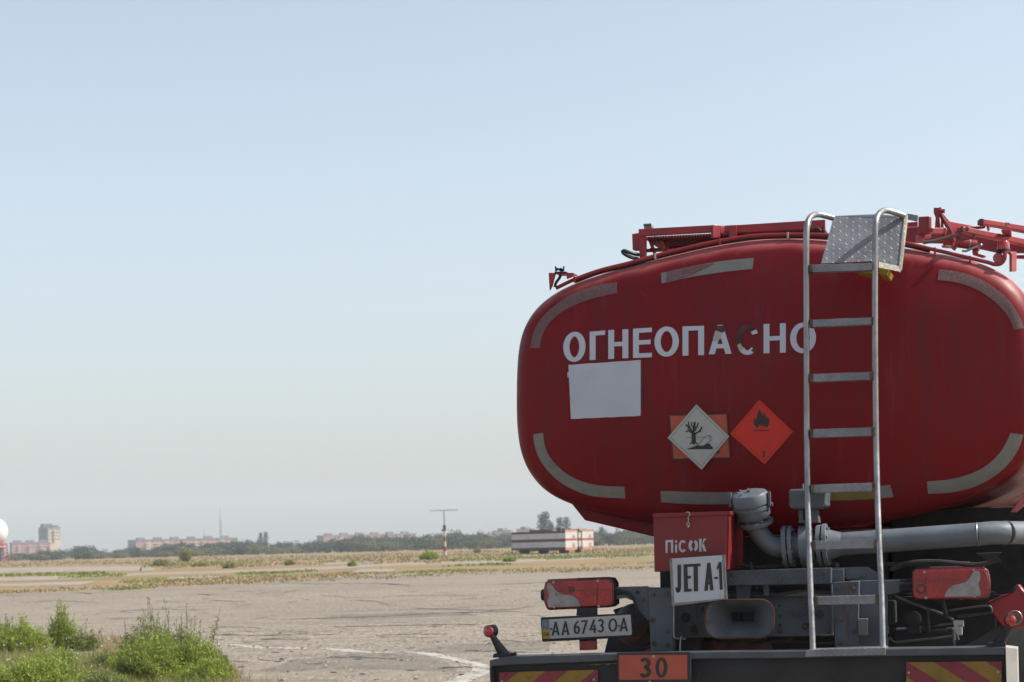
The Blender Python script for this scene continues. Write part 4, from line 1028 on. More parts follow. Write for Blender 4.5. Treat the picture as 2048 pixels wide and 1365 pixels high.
mb = MB(); flat_poly(mb, [Z1(1298, 850), Z1(1340, 862), Z1(1330, 900), Z1(1290, 915), Z1(1284, 895)], off=.0040); flat_poly(mb, [Z1(1428, 938), Z1(1448, 925), Z1(1470, 960), Z1(1448, 975)], off=.0036); dfin(mb, 'yellowed_lettering', YELL, tank)
# residue along the white sticker and above it
mb = MB(); rnd = random.Random(2)
for k in range(26):
    x_, y_ = Z1(505 + k*13, 1030 - k*.9 + rnd.uniform(-3, 4)); a, b_ = rnd.uniform(3, 7), rnd.uniform(.8, 1.8)
    flat_poly(mb, [(x_-a*.6, y_), (x_, y_-b_), (x_+a*.6, y_-b_*.3), (x_+a*.3, y_+b_*.9)], off=.0016)
for k in range(22):
    x_, y_ = Z3(908 + rnd.uniform(-4, 16), 150 + k*10); a, b_ = rnd.uniform(2, 5), rnd.uniform(2, 4.5)
    flat_poly(mb, [(x_-a*.5, y_), (x_, y_-b_), (x_+a*.5, y_-b_*.3), (x_+a*.2, y_+b_*.9)], off=.0016)
dfin(mb, 'sticker_residue', GHOST, tank)
# blank white sticker
mb = MB(); A = [Z3(439+i*(901-439)/10, 97-i*3.1+math.sin(i*1.7)*1.0) for i in range(11)]; B = [Z3(455+i*(901-455)/10, 443-i*2.0+math.sin(i*2.3)*1.2) for i in range(11)]
decal(mb, A + B[::-1], .0026); flat_poly(mb, [Z3(433, 144), Z3(441, 144), Z3(441, 178), Z3(433, 178)], off=.0026)
dfin(mb, 'blank_sticker', WHITE, tank)

# --- hazard placards (thin plates on the tank)
def slab(px_pts, name, m_, parent, off0=.004, th=.004, surf=S):
    mb = MB(); c = [surf(x, y, off0) for x, y in px_pts]
    nr = (c[1]-c[0]).cross(c[2]-c[0]).normalized()
    if nr.dot(EL - c[0]) < 0: nr = -nr
    mb.prism([p_ + nr*th for p_ in c], c); return mb.build(name, m_, parent, bevel=0.0008)
def planar(px_pts, off0):
    """plane through placard corners -> surface function"""
    c = [S(x, y, off0) for x, y in px_pts[:4]]; nr = ((c[1]-c[0]).cross(c[2]-c[0]) + (c[2]-c[0]).cross(c[3]-c[0])).normalized()
    if nr.dot(EL - c[0]) < 0: nr = -nr
    ctr = sum(c, Vector())/4
    def f(px, py, off=.002):
        d = dir_local(ray(px, py)); t = (ctr + nr*off - EL).dot(nr)/d.dot(nr); return EL + d*t
    return f
DEEP = .006
orp = [Z3(1077, 414), Z3(1457, 404), Z3(1478, 696), Z3(1103, 706)]
pf = planar(orp, DEEP)
o1 = slab(orp, 'hazard_number_plate', INK, truck, 0, .003, lambda x, y, o: pf(x, y, 0))
mb = MB(); flat_poly(mb, [Z3(1087, 423), Z3(1448, 414), Z3(1468, 687), Z3(1112, 697)], pf, .0042); dfin(mb, 'orange_face', ORANGE, o1)
mb = MB(); flat_poly(mb, [Z3(1388, 650), Z3(1404, 645), Z3(1406, 660), Z3(1394, 666), Z3(1380, 660)], pf, .0058); dfin(mb, 'digit', INK, o1)
dia = [Z3(1257, 349), Z3(1467, 554), Z3(1291, 768), Z3(1072, 564)]
pf2 = planar(dia, DEEP + .011)
o2 = slab(dia, 'environment_placard', PGREY, truck, 0, .002, lambda x, y, o: pf2(x, y, 0))
def line(mb, pts, wd, surf, off, closed=False):
    P = [Vector((*p, 0)) for p in pts]; N = len(P); vs = []
    for i in range(N):
        a = P[i-1] if (closed or i) else P[0]; b_ = P[(i+1) % N] if (closed or i < N-1) else P[-1]
        if closed or (0 < i < N-1):
            d1 = (P[i]-a).normalized(); d2 = (b_-P[i]).normalized(); t = (d1+d2); t = t.normalized() if t.length > .1 else d1
            k = 1/max(.45, abs(t.dot(d1)))
        else: t = (b_-a).normalized(); k = 1
        nx = Vector((-t.y, t.x, 0))*wd/2*k
        for s in (1, -1): q = P[i]+nx*s; vs.append(surf(q.x, q.y, off))
    mb.add(vs, [(2*i, 2*i+1, 2*((i+1) % N)+1, 2*((i+1) % N)) for i in range(N if closed else N-1)])
mb = MB()
line(mb, [Z3(1258, 370), Z3(1447, 555), Z3(1289, 745), Z3(1092, 563)], .6, pf2, .0030, True)
line(mb, [Z3(1187, 561), Z3(1330, 558)], .8, pf2, .0031)
flat_poly(mb, [Z3(1226, 530), Z3(1252, 530), Z3(1254, 590), Z3(1272, 606), Z3(1250, 600), Z3(1242, 610), Z3(1232, 600), Z3(1208, 606), Z3(1226, 590)], pf2, .0033)
for q, (pts, wd) in enumerate([([(1238, 545), (1240, 500), (1246, 470), (1245, 462)], 4.2), ([(1235, 530), (1215, 505), (1190, 478)], 3.2), ([(1222, 512), (1208, 480), (1204, 458)], 2.4), ([(1245, 520), (1262, 490), (1270, 465)], 2.6), ([(1250, 538), (1275, 522), (1285, 510), (1292, 492)], 3.0),
                      ([(1232, 535), (1208, 518), (1188, 526)], 2.6), ([(1238, 505), (1225, 480), (1228, 462)], 2.0), ([(1253, 505), (1248, 488)], 2), ([(1275, 522), (1290, 526)], 1.8), ([(1222, 512), (1200, 508)], 1.6)]):
    line(mb, [Z3(*p) for p in pts], wd, pf2, .0034 + q*.00012)
flat_poly(mb, [Z3(1188, 637), Z3(1215, 628), Z3(1262, 612), Z3(1290, 618), Z3(1318, 600), Z3(1350, 602), Z3(1345, 612), Z3(1362, 622), Z3(1363, 637)], pf2, .0033)
dfin(mb, 'pictogram', INK, o2)
mb = MB(); fish = [(1255, 612), (1280, 598), (1295, 575), (1318, 553), (1333, 550), (1340, 545), (1338, 558), (1352, 555), (1347, 570), (1350, 580), (1335, 590), (1318, 605), (1300, 616), (1278, 612)]
flat_poly(mb, [Z3(*p) for p in fish], pf2, .0052); dfin(mb, 'fish_body', PGREY, o2)
mb = MB(); line(mb, [Z3(*p) for p in fish], .9, pf2, .0056, True); flat_poly(mb, [Z3(1332, 564), Z3(1337, 564), Z3(1337, 569), Z3(1332, 569)], pf2, .0056); dfin(mb, 'fish_outline', INK, o2)
dr = [Z3(1661, 319), Z3(1877, 524), Z3(1694, 735), Z3(1472, 537)]
pf3 = planar(dr, DEEP)
o3 = slab(dr, 'flammable_placard', PLACR, truck, 0, .002, lambda x, y, o: pf3(x, y, 0))
mb = MB(); line(mb, [Z3(1662, 340), Z3(1858, 525), Z3(1693, 714), Z3(1492, 536)], .7, pf3, .003, True); dfin(mb, 'border_line', mat('dark_red_line', (.22, .01, .01), .5), o3)
mb = MB()
fl = [(1645, 500), (1632, 486), (1624, 468), (1623, 450), (1629, 432), (1634, 442), (1640, 446), (1644, 430), (1648, 410), (1654, 392), (1664, 372), (1665, 388), (1672, 400), (1678, 410), (1681, 424), (1688, 412), (1691, 396), (1698, 412), (1701, 430), (1700, 442), (1708, 436), (1711, 425), (1719, 440), (1724, 452), (1725, 470), (1718, 484), (1706, 500), (1700, 488), (1694, 498), (1688, 478), (1680, 492), (1673, 472), (1666, 490), (1658, 478), (1654, 498)]
me_pts = [Z3(*p) for p in fl]
from mathutils.geometry import tessellate_polygon
tri = tessellate_polygon([[Vector((*p, 0)) for p in me_pts]])
mb.add([pf3(x, y, .0035) for x, y in me_pts], [tuple(t) for t in tri])
line(mb, [Z3(1622, 516), Z3(1722, 515)], 2.2, pf3, .0035)
text_mesh(mb, [('3', 0, 1, .2, .17, .62)], [Z3(1673, 648), Z3(1698, 648), Z3(1698, 686), Z3(1673, 686)], pf3, .0035)
dfin(mb, 'flame_pictogram', INK, o3)

# --- skirt under the tank
mb = MB()
def mirx(p): return Vector((2*XC - p.x, p.y, p.z))
y0 = .16
a, b_, c = L(1132, 995, y0), L(1169, 1041, y0), L(1330, 1079, y0)
tk_ = Vector((-.22, 0, .06)); poly = [a, b_, c, mirx(c) + tk_*.6, mirx(b_) + tk_, mirx(a) + tk_]
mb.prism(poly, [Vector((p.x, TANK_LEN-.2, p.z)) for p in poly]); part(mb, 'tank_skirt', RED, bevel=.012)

mb = MB(); mb.px([(2020, 1025), (2030, 1024), (2075, 984), (2075, 962), (2052, 984)], .14, .5); part(mb, 'skirt_corner', PINKLT, bevel=.006)  # sunlit corner of the skirt, its sunlight given by the paler red
# --- rim pipe along the top edge
y_ = .06
pts = [(1112, 577), (1150, 559), (1200, 541), (1260, 526), (1310, 512), (1370, 497), (1430, 484), (1500, 473), (1560, 470), (1640, 470), (1720, 475), (1800, 485), (1860, 498), (1920, 512), (1975, 525), (1988, 529), (2001, 528), (2009, 518), (2010, 503)]
mb = MB(); P = smooth_path([L(x, y, y_) for x, y in pts], 5); mb.tube(P, .0105, 10); part(mb, 'rim_pipe', RED2, bevel=0)
mb = MB(); P = smooth_path([L(x, y+5.5, y_+.015) for x, y in pts[1:13]], 5); mb.tube(P, .007, 8); part(mb, 'rim_cable', BLACK, bevel=0)
for i, (x, y) in enumerate([(1311, 511), (1576, 470), (1150, 558), (1440, 482), (1870, 500), (1940, 517)]):
    mb = MB(); p = L(x, y+2, y_); mb.box(p, (.010, .03, .032)); part(mb, 'pipe_clip', PALE if i < 2 else RED2, bevel=.001)

# --- left horn bracket
br = MB(); br.px([(1097, 546), (1111, 546), (1107, 560), (1104, 572), (1099, 581)], .0, .02); br.px([(1111, 546), (1147, 546), (1147, 548.5), (1111, 548.5)], .0, .10); br.px([(1133, 548.5), (1147, 548.5), (1147, 552.5), (1133, 558)], .0, .02)
brk = part(br, 'corner_bracket', RED2, bevel=.0015)
mb = MB(); mb.px([(1109, 543.5), (1132, 543.5), (1131, 546.5), (1109, 546.5)], -.01, .06)
for q in (((1112, 543), (1111, 533)), ((1112, 541), (1119, 538)), ((1127, 543), (1127.5, 533)), ((1127, 541), (1120, 537)), ((1118, 540), (1125, 543)), ((1114, 536), (1116, 541))):
    mb.tube([L(*q[0], .02), L(*q[1], .02)], .005, 6)
mb.build('spring_clip', BLACK, brk)
mb = MB(); mb.tube(smooth_path([L(1122, 547, .03), L(1119, 556, .03), L(1112, 566, .03), L(1110, 574, .04)], 5), .008, 8); mb.build('cable', BLACK, brk)

# --- top walkway, left part
wk = MB()
wk.px([(1277, 458.5), (1426, 450.5), (1426, 464.5), (1277, 472.7)], .20, .23)
wk.px([(1473, 450.5), (1650, 439.5), (1650, 456.5), (1473, 466)], .20, .23)
wk.px([(1440, 452), (1476, 450), (1476, 464), (1440, 466)], .26, .29)
wk.px([(1277, 473), (1291, 472.5), (1291, 514), (1279, 518)], .21, .25)
wk.px([(1458, 451), (1473, 450.2), (1473, 476), (1459, 479)], .185, .22)
# rear longitudinal pieces and far edge beam
wk.px([(1291, 474), (1650, 456), (1650, 461), (1291, 480)], .95, .99)
wk.px([(1333, 481), (1420, 477), (1420, 492), (1333, 499)], .60, .64)
walk = part(wk, 'walkway', RED2, bevel=.002)
mb = MB(); mb.pxs([(1426, 450), (1441, 451), (1441, 475.5), (1426, 475.5)], .185, .02, 1.0); mb.pxs([(1441, 452), (1458, 453), (1458, 467), (1441, 467)], .24, .02, .9)
mb.build('joint_plate', RED2, walk, bevel=.002)
mb = MB(); mb.px([(1264, 468.5), (1277.5, 466), (1277.5, 500), (1265, 500)], .24, .30); mb.build('end_panel', RED2, walk, bevel=.002)
mb = MB()       # open grating: cross slats with gaps
for k in range(62):
    p = L(1291 + k*5.8, 473.5 - k*.29, .23); mb.box((p.x, .60, p.z - .006), (.011, .72, .012))
for k in range(11):
    a, b_ = L(1290, 473.5, .23), L(1650, 455.4, .23); yy = .26 + k*.068; mb.beam((a.x, yy, a.z-.012), (b_.x, yy, b_.z-.012), .022, .006)
mb.build('grating', mat('dark_red_grating', (.13, .025, .028), .6, 0, .2, 10), walk)
mb = MB()
for (p, q) in (((1308, 474), (1322, 500)), ((1322, 500), (1300, 500)), ((1299, 478), (1312, 514)), ((1319, 474), (1336, 512)), ((1290, 502), (1335, 500)), ((1336, 500), (1322, 512))):
    mb.beam(L(*p, .3), L(*q, .3), .012, .018)
mb.px([(1322, 473), (1338, 473), (1336, 500), (1328, 488)], .34, .35)
mb.build('brace', RED2, walk)
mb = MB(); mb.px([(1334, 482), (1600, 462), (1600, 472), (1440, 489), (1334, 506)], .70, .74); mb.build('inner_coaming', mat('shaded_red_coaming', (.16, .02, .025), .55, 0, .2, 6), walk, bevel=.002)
mb = MB(); mb.px([(1287, 450), (1302, 449), (1304, 457), (1288, 458)], .30, .37); mb.tube([L(1287, 450, .29), L(1303, 449, .29)], .006, 8); mb.build('latch', SIGNF, walk, bevel=.002)
mb = MB(); mb.tube(smooth_path([L(*Za(415, 385), .2), L(*Za(360, 372), .16), L(*Za(300, 350), .14), L(*Za(278, 358), .14), L(*Za(300, 380), .14), L(*Za(350, 405), .16), L(*Za(410, 420), .2)], 6), .010, 8); mb.build('hose_loop', BLACK, walk)
mb = MB(); mb.px([Za(1252, 200), Za(1300, 203), Za(1300, 214), Za(1292, 218), Za(1290, 255), Za(1282, 256), Za(1280, 214), Za(1252, 212)], .34, .36); mb.px([Za(1300, 207), Za(1455, 222), Za(1440, 236), Za(1380, 240), Za(1300, 218)], .4, .42); mb.build('hinge_arm', PINKLT, walk)
mb = MB(); mb.tube(smooth_path([L(1622, 465, .16), L(1628, 459, .16), L(1636, 458, .16), L(1642, 463, .16)], 5), .009, 8); mb.px([(1636, 464), (1650, 462), (1650, 474), (1636, 474)], .2, .3); mb.build('hose_end', BLACK, walk)

# --- top equipment, right part
eq = MB()
eq.px([Zb(430, 255), Zb(592, 246), Zb(592, 495), Zb(570, 518), Zb(430, 525)], .12, .30)
boxo = part(eq, 'equipment_box', RED2, bevel=.006)
mb = MB(); mb.pxs([Zb(590, 250), Zb(632, 252), Zb(632, 425), Zb(860, 425), Zb(860, 512), Zb(600, 514)], .10, .015, .9); mb.build('mounting_plate', RED2, boxo, bevel=.002)
mb = MB(); mb.pxs([Zb(425, 530), Zb(528, 530), Zb(528, 652), Zb(420, 645)], .13, .02, .9); mb.build('foot_plate', PINKLT, boxo, bevel=.002)
arm = MB()
arm.px([Zb(662, 118), Zb(765, 122), Zb(765, 200), Zb(745, 235), Zb(765, 425), Zb(680, 425), Zb(690, 270), Zb(662, 200)], .20, .23)
arm.pxs([Zb(762, 108), Zb(782, 118), Zb(800, 200), Zb(908, 330), Zb(990, 520), Zb(1000, 640), Zb(975, 650), Zb(945, 540), Zb(860, 400), Zb(762, 235)], .185, .015, .9)
arm.px([Zb(770, 235), Zb(800, 260), Zb(815, 440), Zb(770, 440)], .26, .27)
armo = part(arm, 'hinge_bracket', RED2, bevel=.002)
mb = MB(); mb.tube([L(*Zb(745, 170), .17), L(*Zb(832, 172), .17)], .011, 10); mb.build('hinge_pin', RED2, armo)
mb = MB(); mb.tube(smooth_path([L(*Zb(755, 205), .17), L(*Zb(790, 260), .17), L(*Zb(850, 350), .17), L(*Zb(900, 430), .17), L(*Zb(940, 500), .17)], 5), .004, 6); mb.build('cable', DARK, armo)
b2 = MB()
b2.pxs([Zb(905, 322), Zb(1280, 392), Zb(1280, 415), Zb(1040, 470), Zb(980, 500), Zb(905, 380)], .34, .03, .9)
b2.pxs([Zb(1100, 405), Zb(1450, 398), Zb(1450, 430), Zb(1130, 460)], .30, .03, .7)
b2.pxs([Zb(1110, 408), Zb(1162, 410), Zb(2300, 640), Zb(2300, 735), Zb(1150, 492), Zb(1110, 480)], .05, .05, 1.0)
b2.pxs([Zb(1420, 288), Zb(1620, 320), Zb(2300, 430), Zb(2300, 530), Zb(1720, 415), Zb(1420, 370)], .30, .05, 1.0)
b2.px([Zb(1250, 510), Zb(1285, 515), Zb(1285, 630), Zb(1250, 630)], .12, .14)
b2.px([Zb(1680, 450), Zb(1838, 450), Zb(1838, 530), Zb(1700, 490)], .2, .3)
b2.px([Zb(1460, 380), Zb(1505, 375), Zb(1505, 430), Zb(1470, 455)], .2, .28)
b2.px([Zb(1840, 840), Zb(2300, 830), Zb(2300, 900), Zb(1850, 880)], .5, .54)
railo = part(b2, 'folding_handrail', RED2, bevel=.004)
mb = MB(); mb.px([Zb(1350, 288), Zb(1421, 286), Zb(1421, 388), Zb(1358, 395)], .29, .345); mb.px([Zb(1075, 400), Zb(1114, 402), Zb(1114, 482), Zb(1072, 470)], .045, .095); mb.build('rail_end_cap', mat('dark_maroon', (.10, .02, .022), .5), railo, bevel=.003)
mb = MB(); mb.px([Zb(1750, 345), Zb(1778, 340), Zb(1768, 400), Zb(1745, 415)], .27, .31); mb.px([Zb(1780, 345), Zb(1812, 345), Zb(1812, 365), Zb(1780, 365)], .26, .31); mb.build('clamp', SIGNF, railo, bevel=.002)
for c_ in ((1165, 447), (625, 465)):
    mb = MB(); p = L(*Zb(*c_), .045 if c_[0] > 1000 else .095); mb.cyl(p, p + Vector((0, -.012, 0)), .012, n=8); mb.build('bolt', RED2, railo if c_[0] > 1000 else boxo)
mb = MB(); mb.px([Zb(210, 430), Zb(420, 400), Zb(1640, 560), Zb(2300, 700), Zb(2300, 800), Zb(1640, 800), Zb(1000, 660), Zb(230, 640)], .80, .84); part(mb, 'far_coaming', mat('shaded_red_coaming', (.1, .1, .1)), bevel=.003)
cy = MB(); p, q = L(*Zb(1030, 650), .10), L(*Zb(1310, 690), .12)
cy.cyl(p, q, .026, n=20); cy.cyl(p.lerp(q, -.12), p, .018, n=14); p3 = L(*Zb(1330, 780), .13); cy.cyl(q, p3, .011, n=10)
cy.px([Zb(1245, 760), Zb(1330, 760), Zb(1335, 815), Zb(1450, 850), Zb(1400, 865), Zb(1250, 820)], .10, .16)
cyo = part(cy, 'hydraulic_cylinder', RED2, bevel=.001)
mb = MB(); t0 = p.lerp(q, .58); mb.cyl(t0, t0 + (q-p).normalized()*.008, .0275, n=20); mb.build('clamp_band', SIGNF, cyo)
hs = MB(); hs.tube(smooth_path([L(*Zb(500, 650), .08), L(*Zb(700, 620), .08), L(*Zb(850, 580), .08), L(*Zb(970, 545), .08), L(*Zb(1050, 540), .08), L(*Zb(1070, 565), .08), L(*Zb(1060, 610), .09)], 5), .0095, 8); part(hs, 'hose', mat('grimy_hose', (.12, .07, .06), .45, 0, .3, 10), bevel=0)
hs = MB(); hs.tube(smooth_path([L(*Zb(1090, 775), .07), L(*Zb(1160, 775), .07), L(*Zb(1250, 735), .07), L(*Zb(1330, 705), .07), L(*Zb(1385, 690), .07)], 5), .006, 8); hs.sphere(L(*Zb(1375, 690), .07), .010, 10, 6); part(hs, 'hose', TUBE, bevel=0)
hs = MB(); hs.tube(smooth_path([L(*Zb(1040, 575), .09), L(*Zb(1020, 640), .08), L(*Zb(985, 720), .08), L(*Zb(960, 760), .08)], 5), .010, 8); part(hs, 'hose', RED2, bevel=0)
mb = MB(); mb.px([Zb(770, 515), Zb(850, 515), Zb(830, 560), Zb(790, 560)], .2, .22); mb.px([Zb(800, 560), Zb(960, 560), Zb(960, 700), Zb(800, 690)], .28, .40); mb.px([Zb(780, 690), Zb(1000, 700), Zb(1000, 720), Zb(780, 715)], .2, .24); part(mb, 'hatch_mechanism', RED2, bevel=.004)
mb = MB(); mb.px([Zb(836, 692), Zb(918, 692), Zb(900, 730), Zb(840, 722)], .16, .18); part(mb, 'bracket_plate', PALE, bevel=.002)
bc = MB(); p = L(*Zb(1720, 790), .10); bc.cyl(p + Vector((0, 0, -.004)), p + Vector((0, 0, .012)), .037, n=20); bo = part(bc, 'beacon', BLACK, bevel=0)
mb = MB(); mb.lathe(p + Vector((0, 0, .012)), (0, 0, 1), [(0, .032), (.03, .032), (.042, .026), (.046, .012)], 20); mb.build('beacon_lens', LENSB, bo)
mb = MB(); mb.pxs([Zb(1830, 785), Zb(1922, 790), Zb(1922, 1082), Zb(1845, 1085), Zb(1845, 830), Zb(1830, 825)], .06, .02, .9); mb.px([Zb(1740, 780), Zb(1835, 786), Zb(1835, 800), Zb(1740, 796)], .06, .12); part(mb, 'post', PINKLT, bevel=.003)
mb = MB(); c0 = L(*Zb(1640, 880), .09); mb.cyl(c0, c0 + Vector((.0, .03, 0)), .027, n=24); part(mb, 'round_cover', PINKLT, bevel=.002)
# walkway tread behind the ladder to the right
mb = MB()
mb.px([Zb(258, 205), Zb(425, 235), Zb(412, 322), Zb(258, 290)], .10, .13); part(mb, 'tread_bracket', PLATE, bevel=.002)
mb = MB(); mb.px([Zb(255, 345), Zb(420, 330), Zb(415, 400), Zb(250, 405)], .35, .4); part(mb, 'rear_coaming', RED2, bevel=.003)

# --- ladder
LY = lambda py: -.46 if py < 900 else -.46 - .30*(py-900)/400
def rail(pts, name='ladder_rail'):
    mb = MB(); P = smooth_path([L(x, y, yy) for x, y, yy in pts], 6); mb.tube(P, .0150, 18); return mb
lad = MB()
rung_specs = [((1620, 530, 545), (1747, 525.5, 540.5)), ((1621, 640, 655), (1744, 635, 649.5)), ((1622, 748.5, 764.5), (1741, 744, 760)), ((1622, 859, 876), (1744, 855, 872)), ((1623, 970, 986.5), (1746, 966, 982.5)),
              ((1626, 1082.5, 1099.5), (1749, 1078.5, 1096.5)), ((1631, 1193.5, 1210.5), (1752, 1190.5, 1208.5))]
lr = rail([(1617, 445, -.30), (1613, 462, -.44), (1612.5, 500, -.46), (1613, 700, -.46), (1614, 900, -.46), (1618, 1090, -.60), (1626, 1301, -.765)])
ladder = lr.build('ladder', TUBE, truck)
# hoop tops (one bent tube each)
mb = rail([(1612.6, 520, -.46), (1612.8, 470, -.46), (1615, 446, -.44), (1623, 433, -.38), (1636, 429.5, -.30), (1650, 432, -.26), (1666, 436.5, -.23)]); mb.build('handrail_hoop', TUBE, ladder)
rr_ = rail([(1750, 520, -.46), (1750, 700, -.46), (1752.5, 900, -.46), (1757, 1060, -.58), (1763, 1190, -.68), (1766, 1301, -.765)]); rr_.build('ladder_rail', TUBE, ladder)
mb = rail([(1750, 540, -.46), (1750, 470, -.46), (1752.5, 440, -.44), (1760, 426, -.38), (1770, 421.5, -.30), (1784, 424, -.26), (1808, 432, -.21)]); mb.build('handrail_hoop', TUBE, ladder)
for (a, b_) in rung_specs:
    mb = MB(); ya = LY(a[1]); mb.px([(a[0], a[1]), (b_[0]+4, b_[1]), (b_[0]+4, b_[2]), (a[0], a[2])], ya-.012, ya+.05); mb.build('rung', PLATE, ladder, bevel=.002)
    for (x_, yt_, yb_) in (a, b_):
        mb = MB(); mb.px([(x_-2, yt_-1), (x_+5, yt_-.5), (x_+5, yb_+.5), (x_-2, yb_+1)], ya-.014, ya+.03); mb.build('weld', WELD, ladder, bevel=.003)
mb = MB(); yb = -.81; mb.px([(1612, 1302), (1626, 1299.5), (1771, 1295.5), (1771, 1310.5), (1610, 1314)], yb-.03, yb+.12); part(mb, 'foot_step', PLATE, ladder, bevel=.002)
# top tread plate
mb = MB(); fr = [L(*Z2(408, 200), -.22), L(*Z2(740, 186), -.21), L(*Z2(945, 205), -.20), L(*Z2(905, 590), -.32), L(*Z2(745, 540), -.34), L(*Z2(310, 560), -.34)]
mb.prism(fr, [p + Vector((0, .015, .004)) for p in fr]); tp = mb.build('tread_plate', PLATE, ladder, bevel=.001)
mb = MB(); fr = [L(*Z2(945, 175), -.20), L(*Z2(965, 185), -.20), L(*Z2(960, 250), -.22), L(*Z2(920, 590), -.31), L(*Z2(905, 620), -.34), L(*Z2(890, 615), -.34), L(*Z2(898, 580), -.31), L(*Z2(938, 240), -.22)]
mb.prism(fr, [p + Vector((.0, .05, .0)) for p in fr])
fr = [L(*Z2(748, 545), -.44), L(*Z2(900, 580), -.35), L(*Z2(905, 620), -.35), L(*Z2(748, 590), -.44)]; mb.prism(fr, [p + Vector((0, .012, 0)) for p in fr])
mb.build('tread_edge', checker_plate('bright_checker_plate', (.42, .39, .32), .020, .3, .5, (.3, .22, .12)), ladder, bevel=.001)
mb = MB(); mb.px([Z2(570, 612), Z2(705, 600), Z2(710, 636), Z2(640, 628)], -.30, -.10); mb.px([Z2(752, 598), Z2(828, 605), Z2(812, 650), Z2(752, 636)], -.36, -.10); part(mb, 'yellow_bracket', mat('yellow_paint', (.26, .18, .02), .5, 0, .15, 10), bevel=.002)
mb = MB(); mb.px([Z2(340, 230), Z2(408, 200), Z2(310, 560), Z2(230, 590), Z2(232, 562)], -.03, -.02); # shaded gap filler behind left hoop (thin gusset)
# side strap of the left rail
mb = MB(); mb.px([Z2(175, 568), Z2(205, 568), Z2(205, 615), Z2(175, 615)], -.45, -.40); part(mb, 'rail_clamp', WELD, bevel=.002)
# ladder stand-offs into the tank

# --- sand box with writing and hook
sb = MB(); SBY = -.58
sb.px([(1306.5, 1031), (1453.5, 1026), (1452.5, 1141), (1308.5, 1144.5)], SBY, -.03)
sbo = part(sb, 'sand_box', REDBOX, bevel=.006)
mb = MB(); mb.px([(1305, 1027.5), (1455.5, 1022.5), (1455.5, 1031), (1305, 1036)], SBY-.012, -.02); mb.build('lid', REDBOX, sbo, bevel=.004)
pl = lambda y: (lambda px, py, off=.002: L(px, py, y - off))
mb = MB()
cells = [('П', 1088, 1145, 303, 398, .17), ('i', 1156, 1178, 300, 396, .16), ('С', 1186, 1246, 302, 394, .17), ('О', 1260, 1332, 296, 390, .23), ('K', 1340, 1394, 292, 388, .18)]
for ch, x0, x1, y0_, y1_, t_ in cells:
    w_ = (x1-x0)/(y1_-y0_)
    if ch == 'О':
        for a0, a1 in ((112, 248), (-68, 68)):
            P = ell(w_/2, .5, w_/2-t_/2, .5-t_/2, a0, a1, 14); vs = []
            for i in range(len(P)):
                pa, pb = P[max(0, i-1)], P[min(len(P)-1, i+1)]; dx, dy = pb[0]-pa[0], pb[1]-pa[1]; l = math.hypot(dx, dy)
                for s in (1, -1): vs.append(L(*Z5(x0 + (P[i][0]-dy/l*t_/2*s)*(y1_-y0_), y1_ - (P[i][1]+dx/l*t_/2*s)*(y1_-y0_)), SBY-.002))
            mb.add(vs, [(2*i, 2*i+1, 2*i+3, 2*i+2) for i in range(len(P)-1)])
    elif ch == 'П':   # stencil gap in the left leg join
        text_mesh(mb, [('П', 0, 1, t_, t_, w_)], [Z5(x0, y0_), Z5(x1, y0_-3), Z5(x1, y1_-3), Z5(x0, y1_)], pl(SBY), .002)
    else: text_mesh(mb, [(ch, 0, 1, t_, t_, w_)], [Z5(x0, y0_), Z5(x1, y0_-2), Z5(x1, y1_-2), Z5(x0, y1_)], pl(SBY), .002)
dfin(mb, 'stencil_lettering', mat('stencil_white', (.42, .41, .44), .6, 0, .1, 15, dirt=(.40, .12, .13), dt=(.6, .75), ds=30), sbo)
mb = MB(); yy = SBY-.02
mb.tube(smooth_path([L(*Z5(1242, 98), yy), L(*Z5(1252, 92), yy), L(*Z5(1266, 98), yy), L(*Z5(1268, 115), yy), L(*Z5(1258, 130), yy), L(*Z5(1260, 150), yy), L(*Z5(1258, 172), yy)], 6), .0032, 7)
mb.tube([L(*Z5(1258+11*math.cos(a), 184+12*math.sin(a)), yy) for a in [k*.4487 for k in range(15)]], .0034, 7)
mb.tube([L(*Z5(1258, 194), yy), L(*Z5(1259, 208), yy)], .0045, 7); mb.build('hook', STEEL, sbo)

# --- JET A-1 sign
JY = -.66
sg = MB(); sg.px([Z5(1116, 440), Z5(1532, 411), Z5(1549, 745), Z5(1136, 797)], JY, JY+.018); so = part(sg, 'fuel_grade_sign', SIGNF, bevel=.002)
mb = MB(); mb.px([Z5(1137, 440), Z5(1510, 416), Z5(1528, 738), Z5(1156, 772)], JY-.003, JY+.002); mb.build('sign_face', SIGNW, so)
mb = MB()
for ch, q, t_ in (('J', [(1158, 488), (1205, 485), (1205, 692), (1162, 698)], .20), ('E', [(1222, 484), (1278, 480), (1285, 685), (1226, 690)], .155), ('T', [(1276, 480), (1350, 476), (1342, 684), (1300, 687)], .12), ('A', [(1398, 473), (1432, 470), (1456, 675), (1378, 682)], .14), ('-', [(1452, 470), (1480, 468), (1480, 662), (1452, 664)], .10), ('1', [(1464, 468), (1506, 464), (1516, 672), (1482, 675)], .12)):
    w_ = {'J': .25, 'E': .29, 'T': .33, 'A': .37, '-': .16, '1': .2}[ch]; t_ = {'J': .15, 'E': .155, 'T': .145, 'A': .135, '-': .1, '1': .12}[ch]
    if ch == 'A': q = [(1376, 473), (1448, 470), (1448, 676), (1378, 682)]
    if ch == 'T': q = [(1276, 480), (1350, 476), (1352, 683), (1280, 687)]
    if ch == '1': q = [(1468, 468), (1508, 464), (1516, 672), (1480, 675)]
    text_mesh(mb, [(ch, 0, 1, t_, .10 if ch != '-' else .085, w_)], [Z5(*p) for p in q], pl(JY-.003), .002)
dfin(mb, 'lettering', INK, so)
mb = MB()
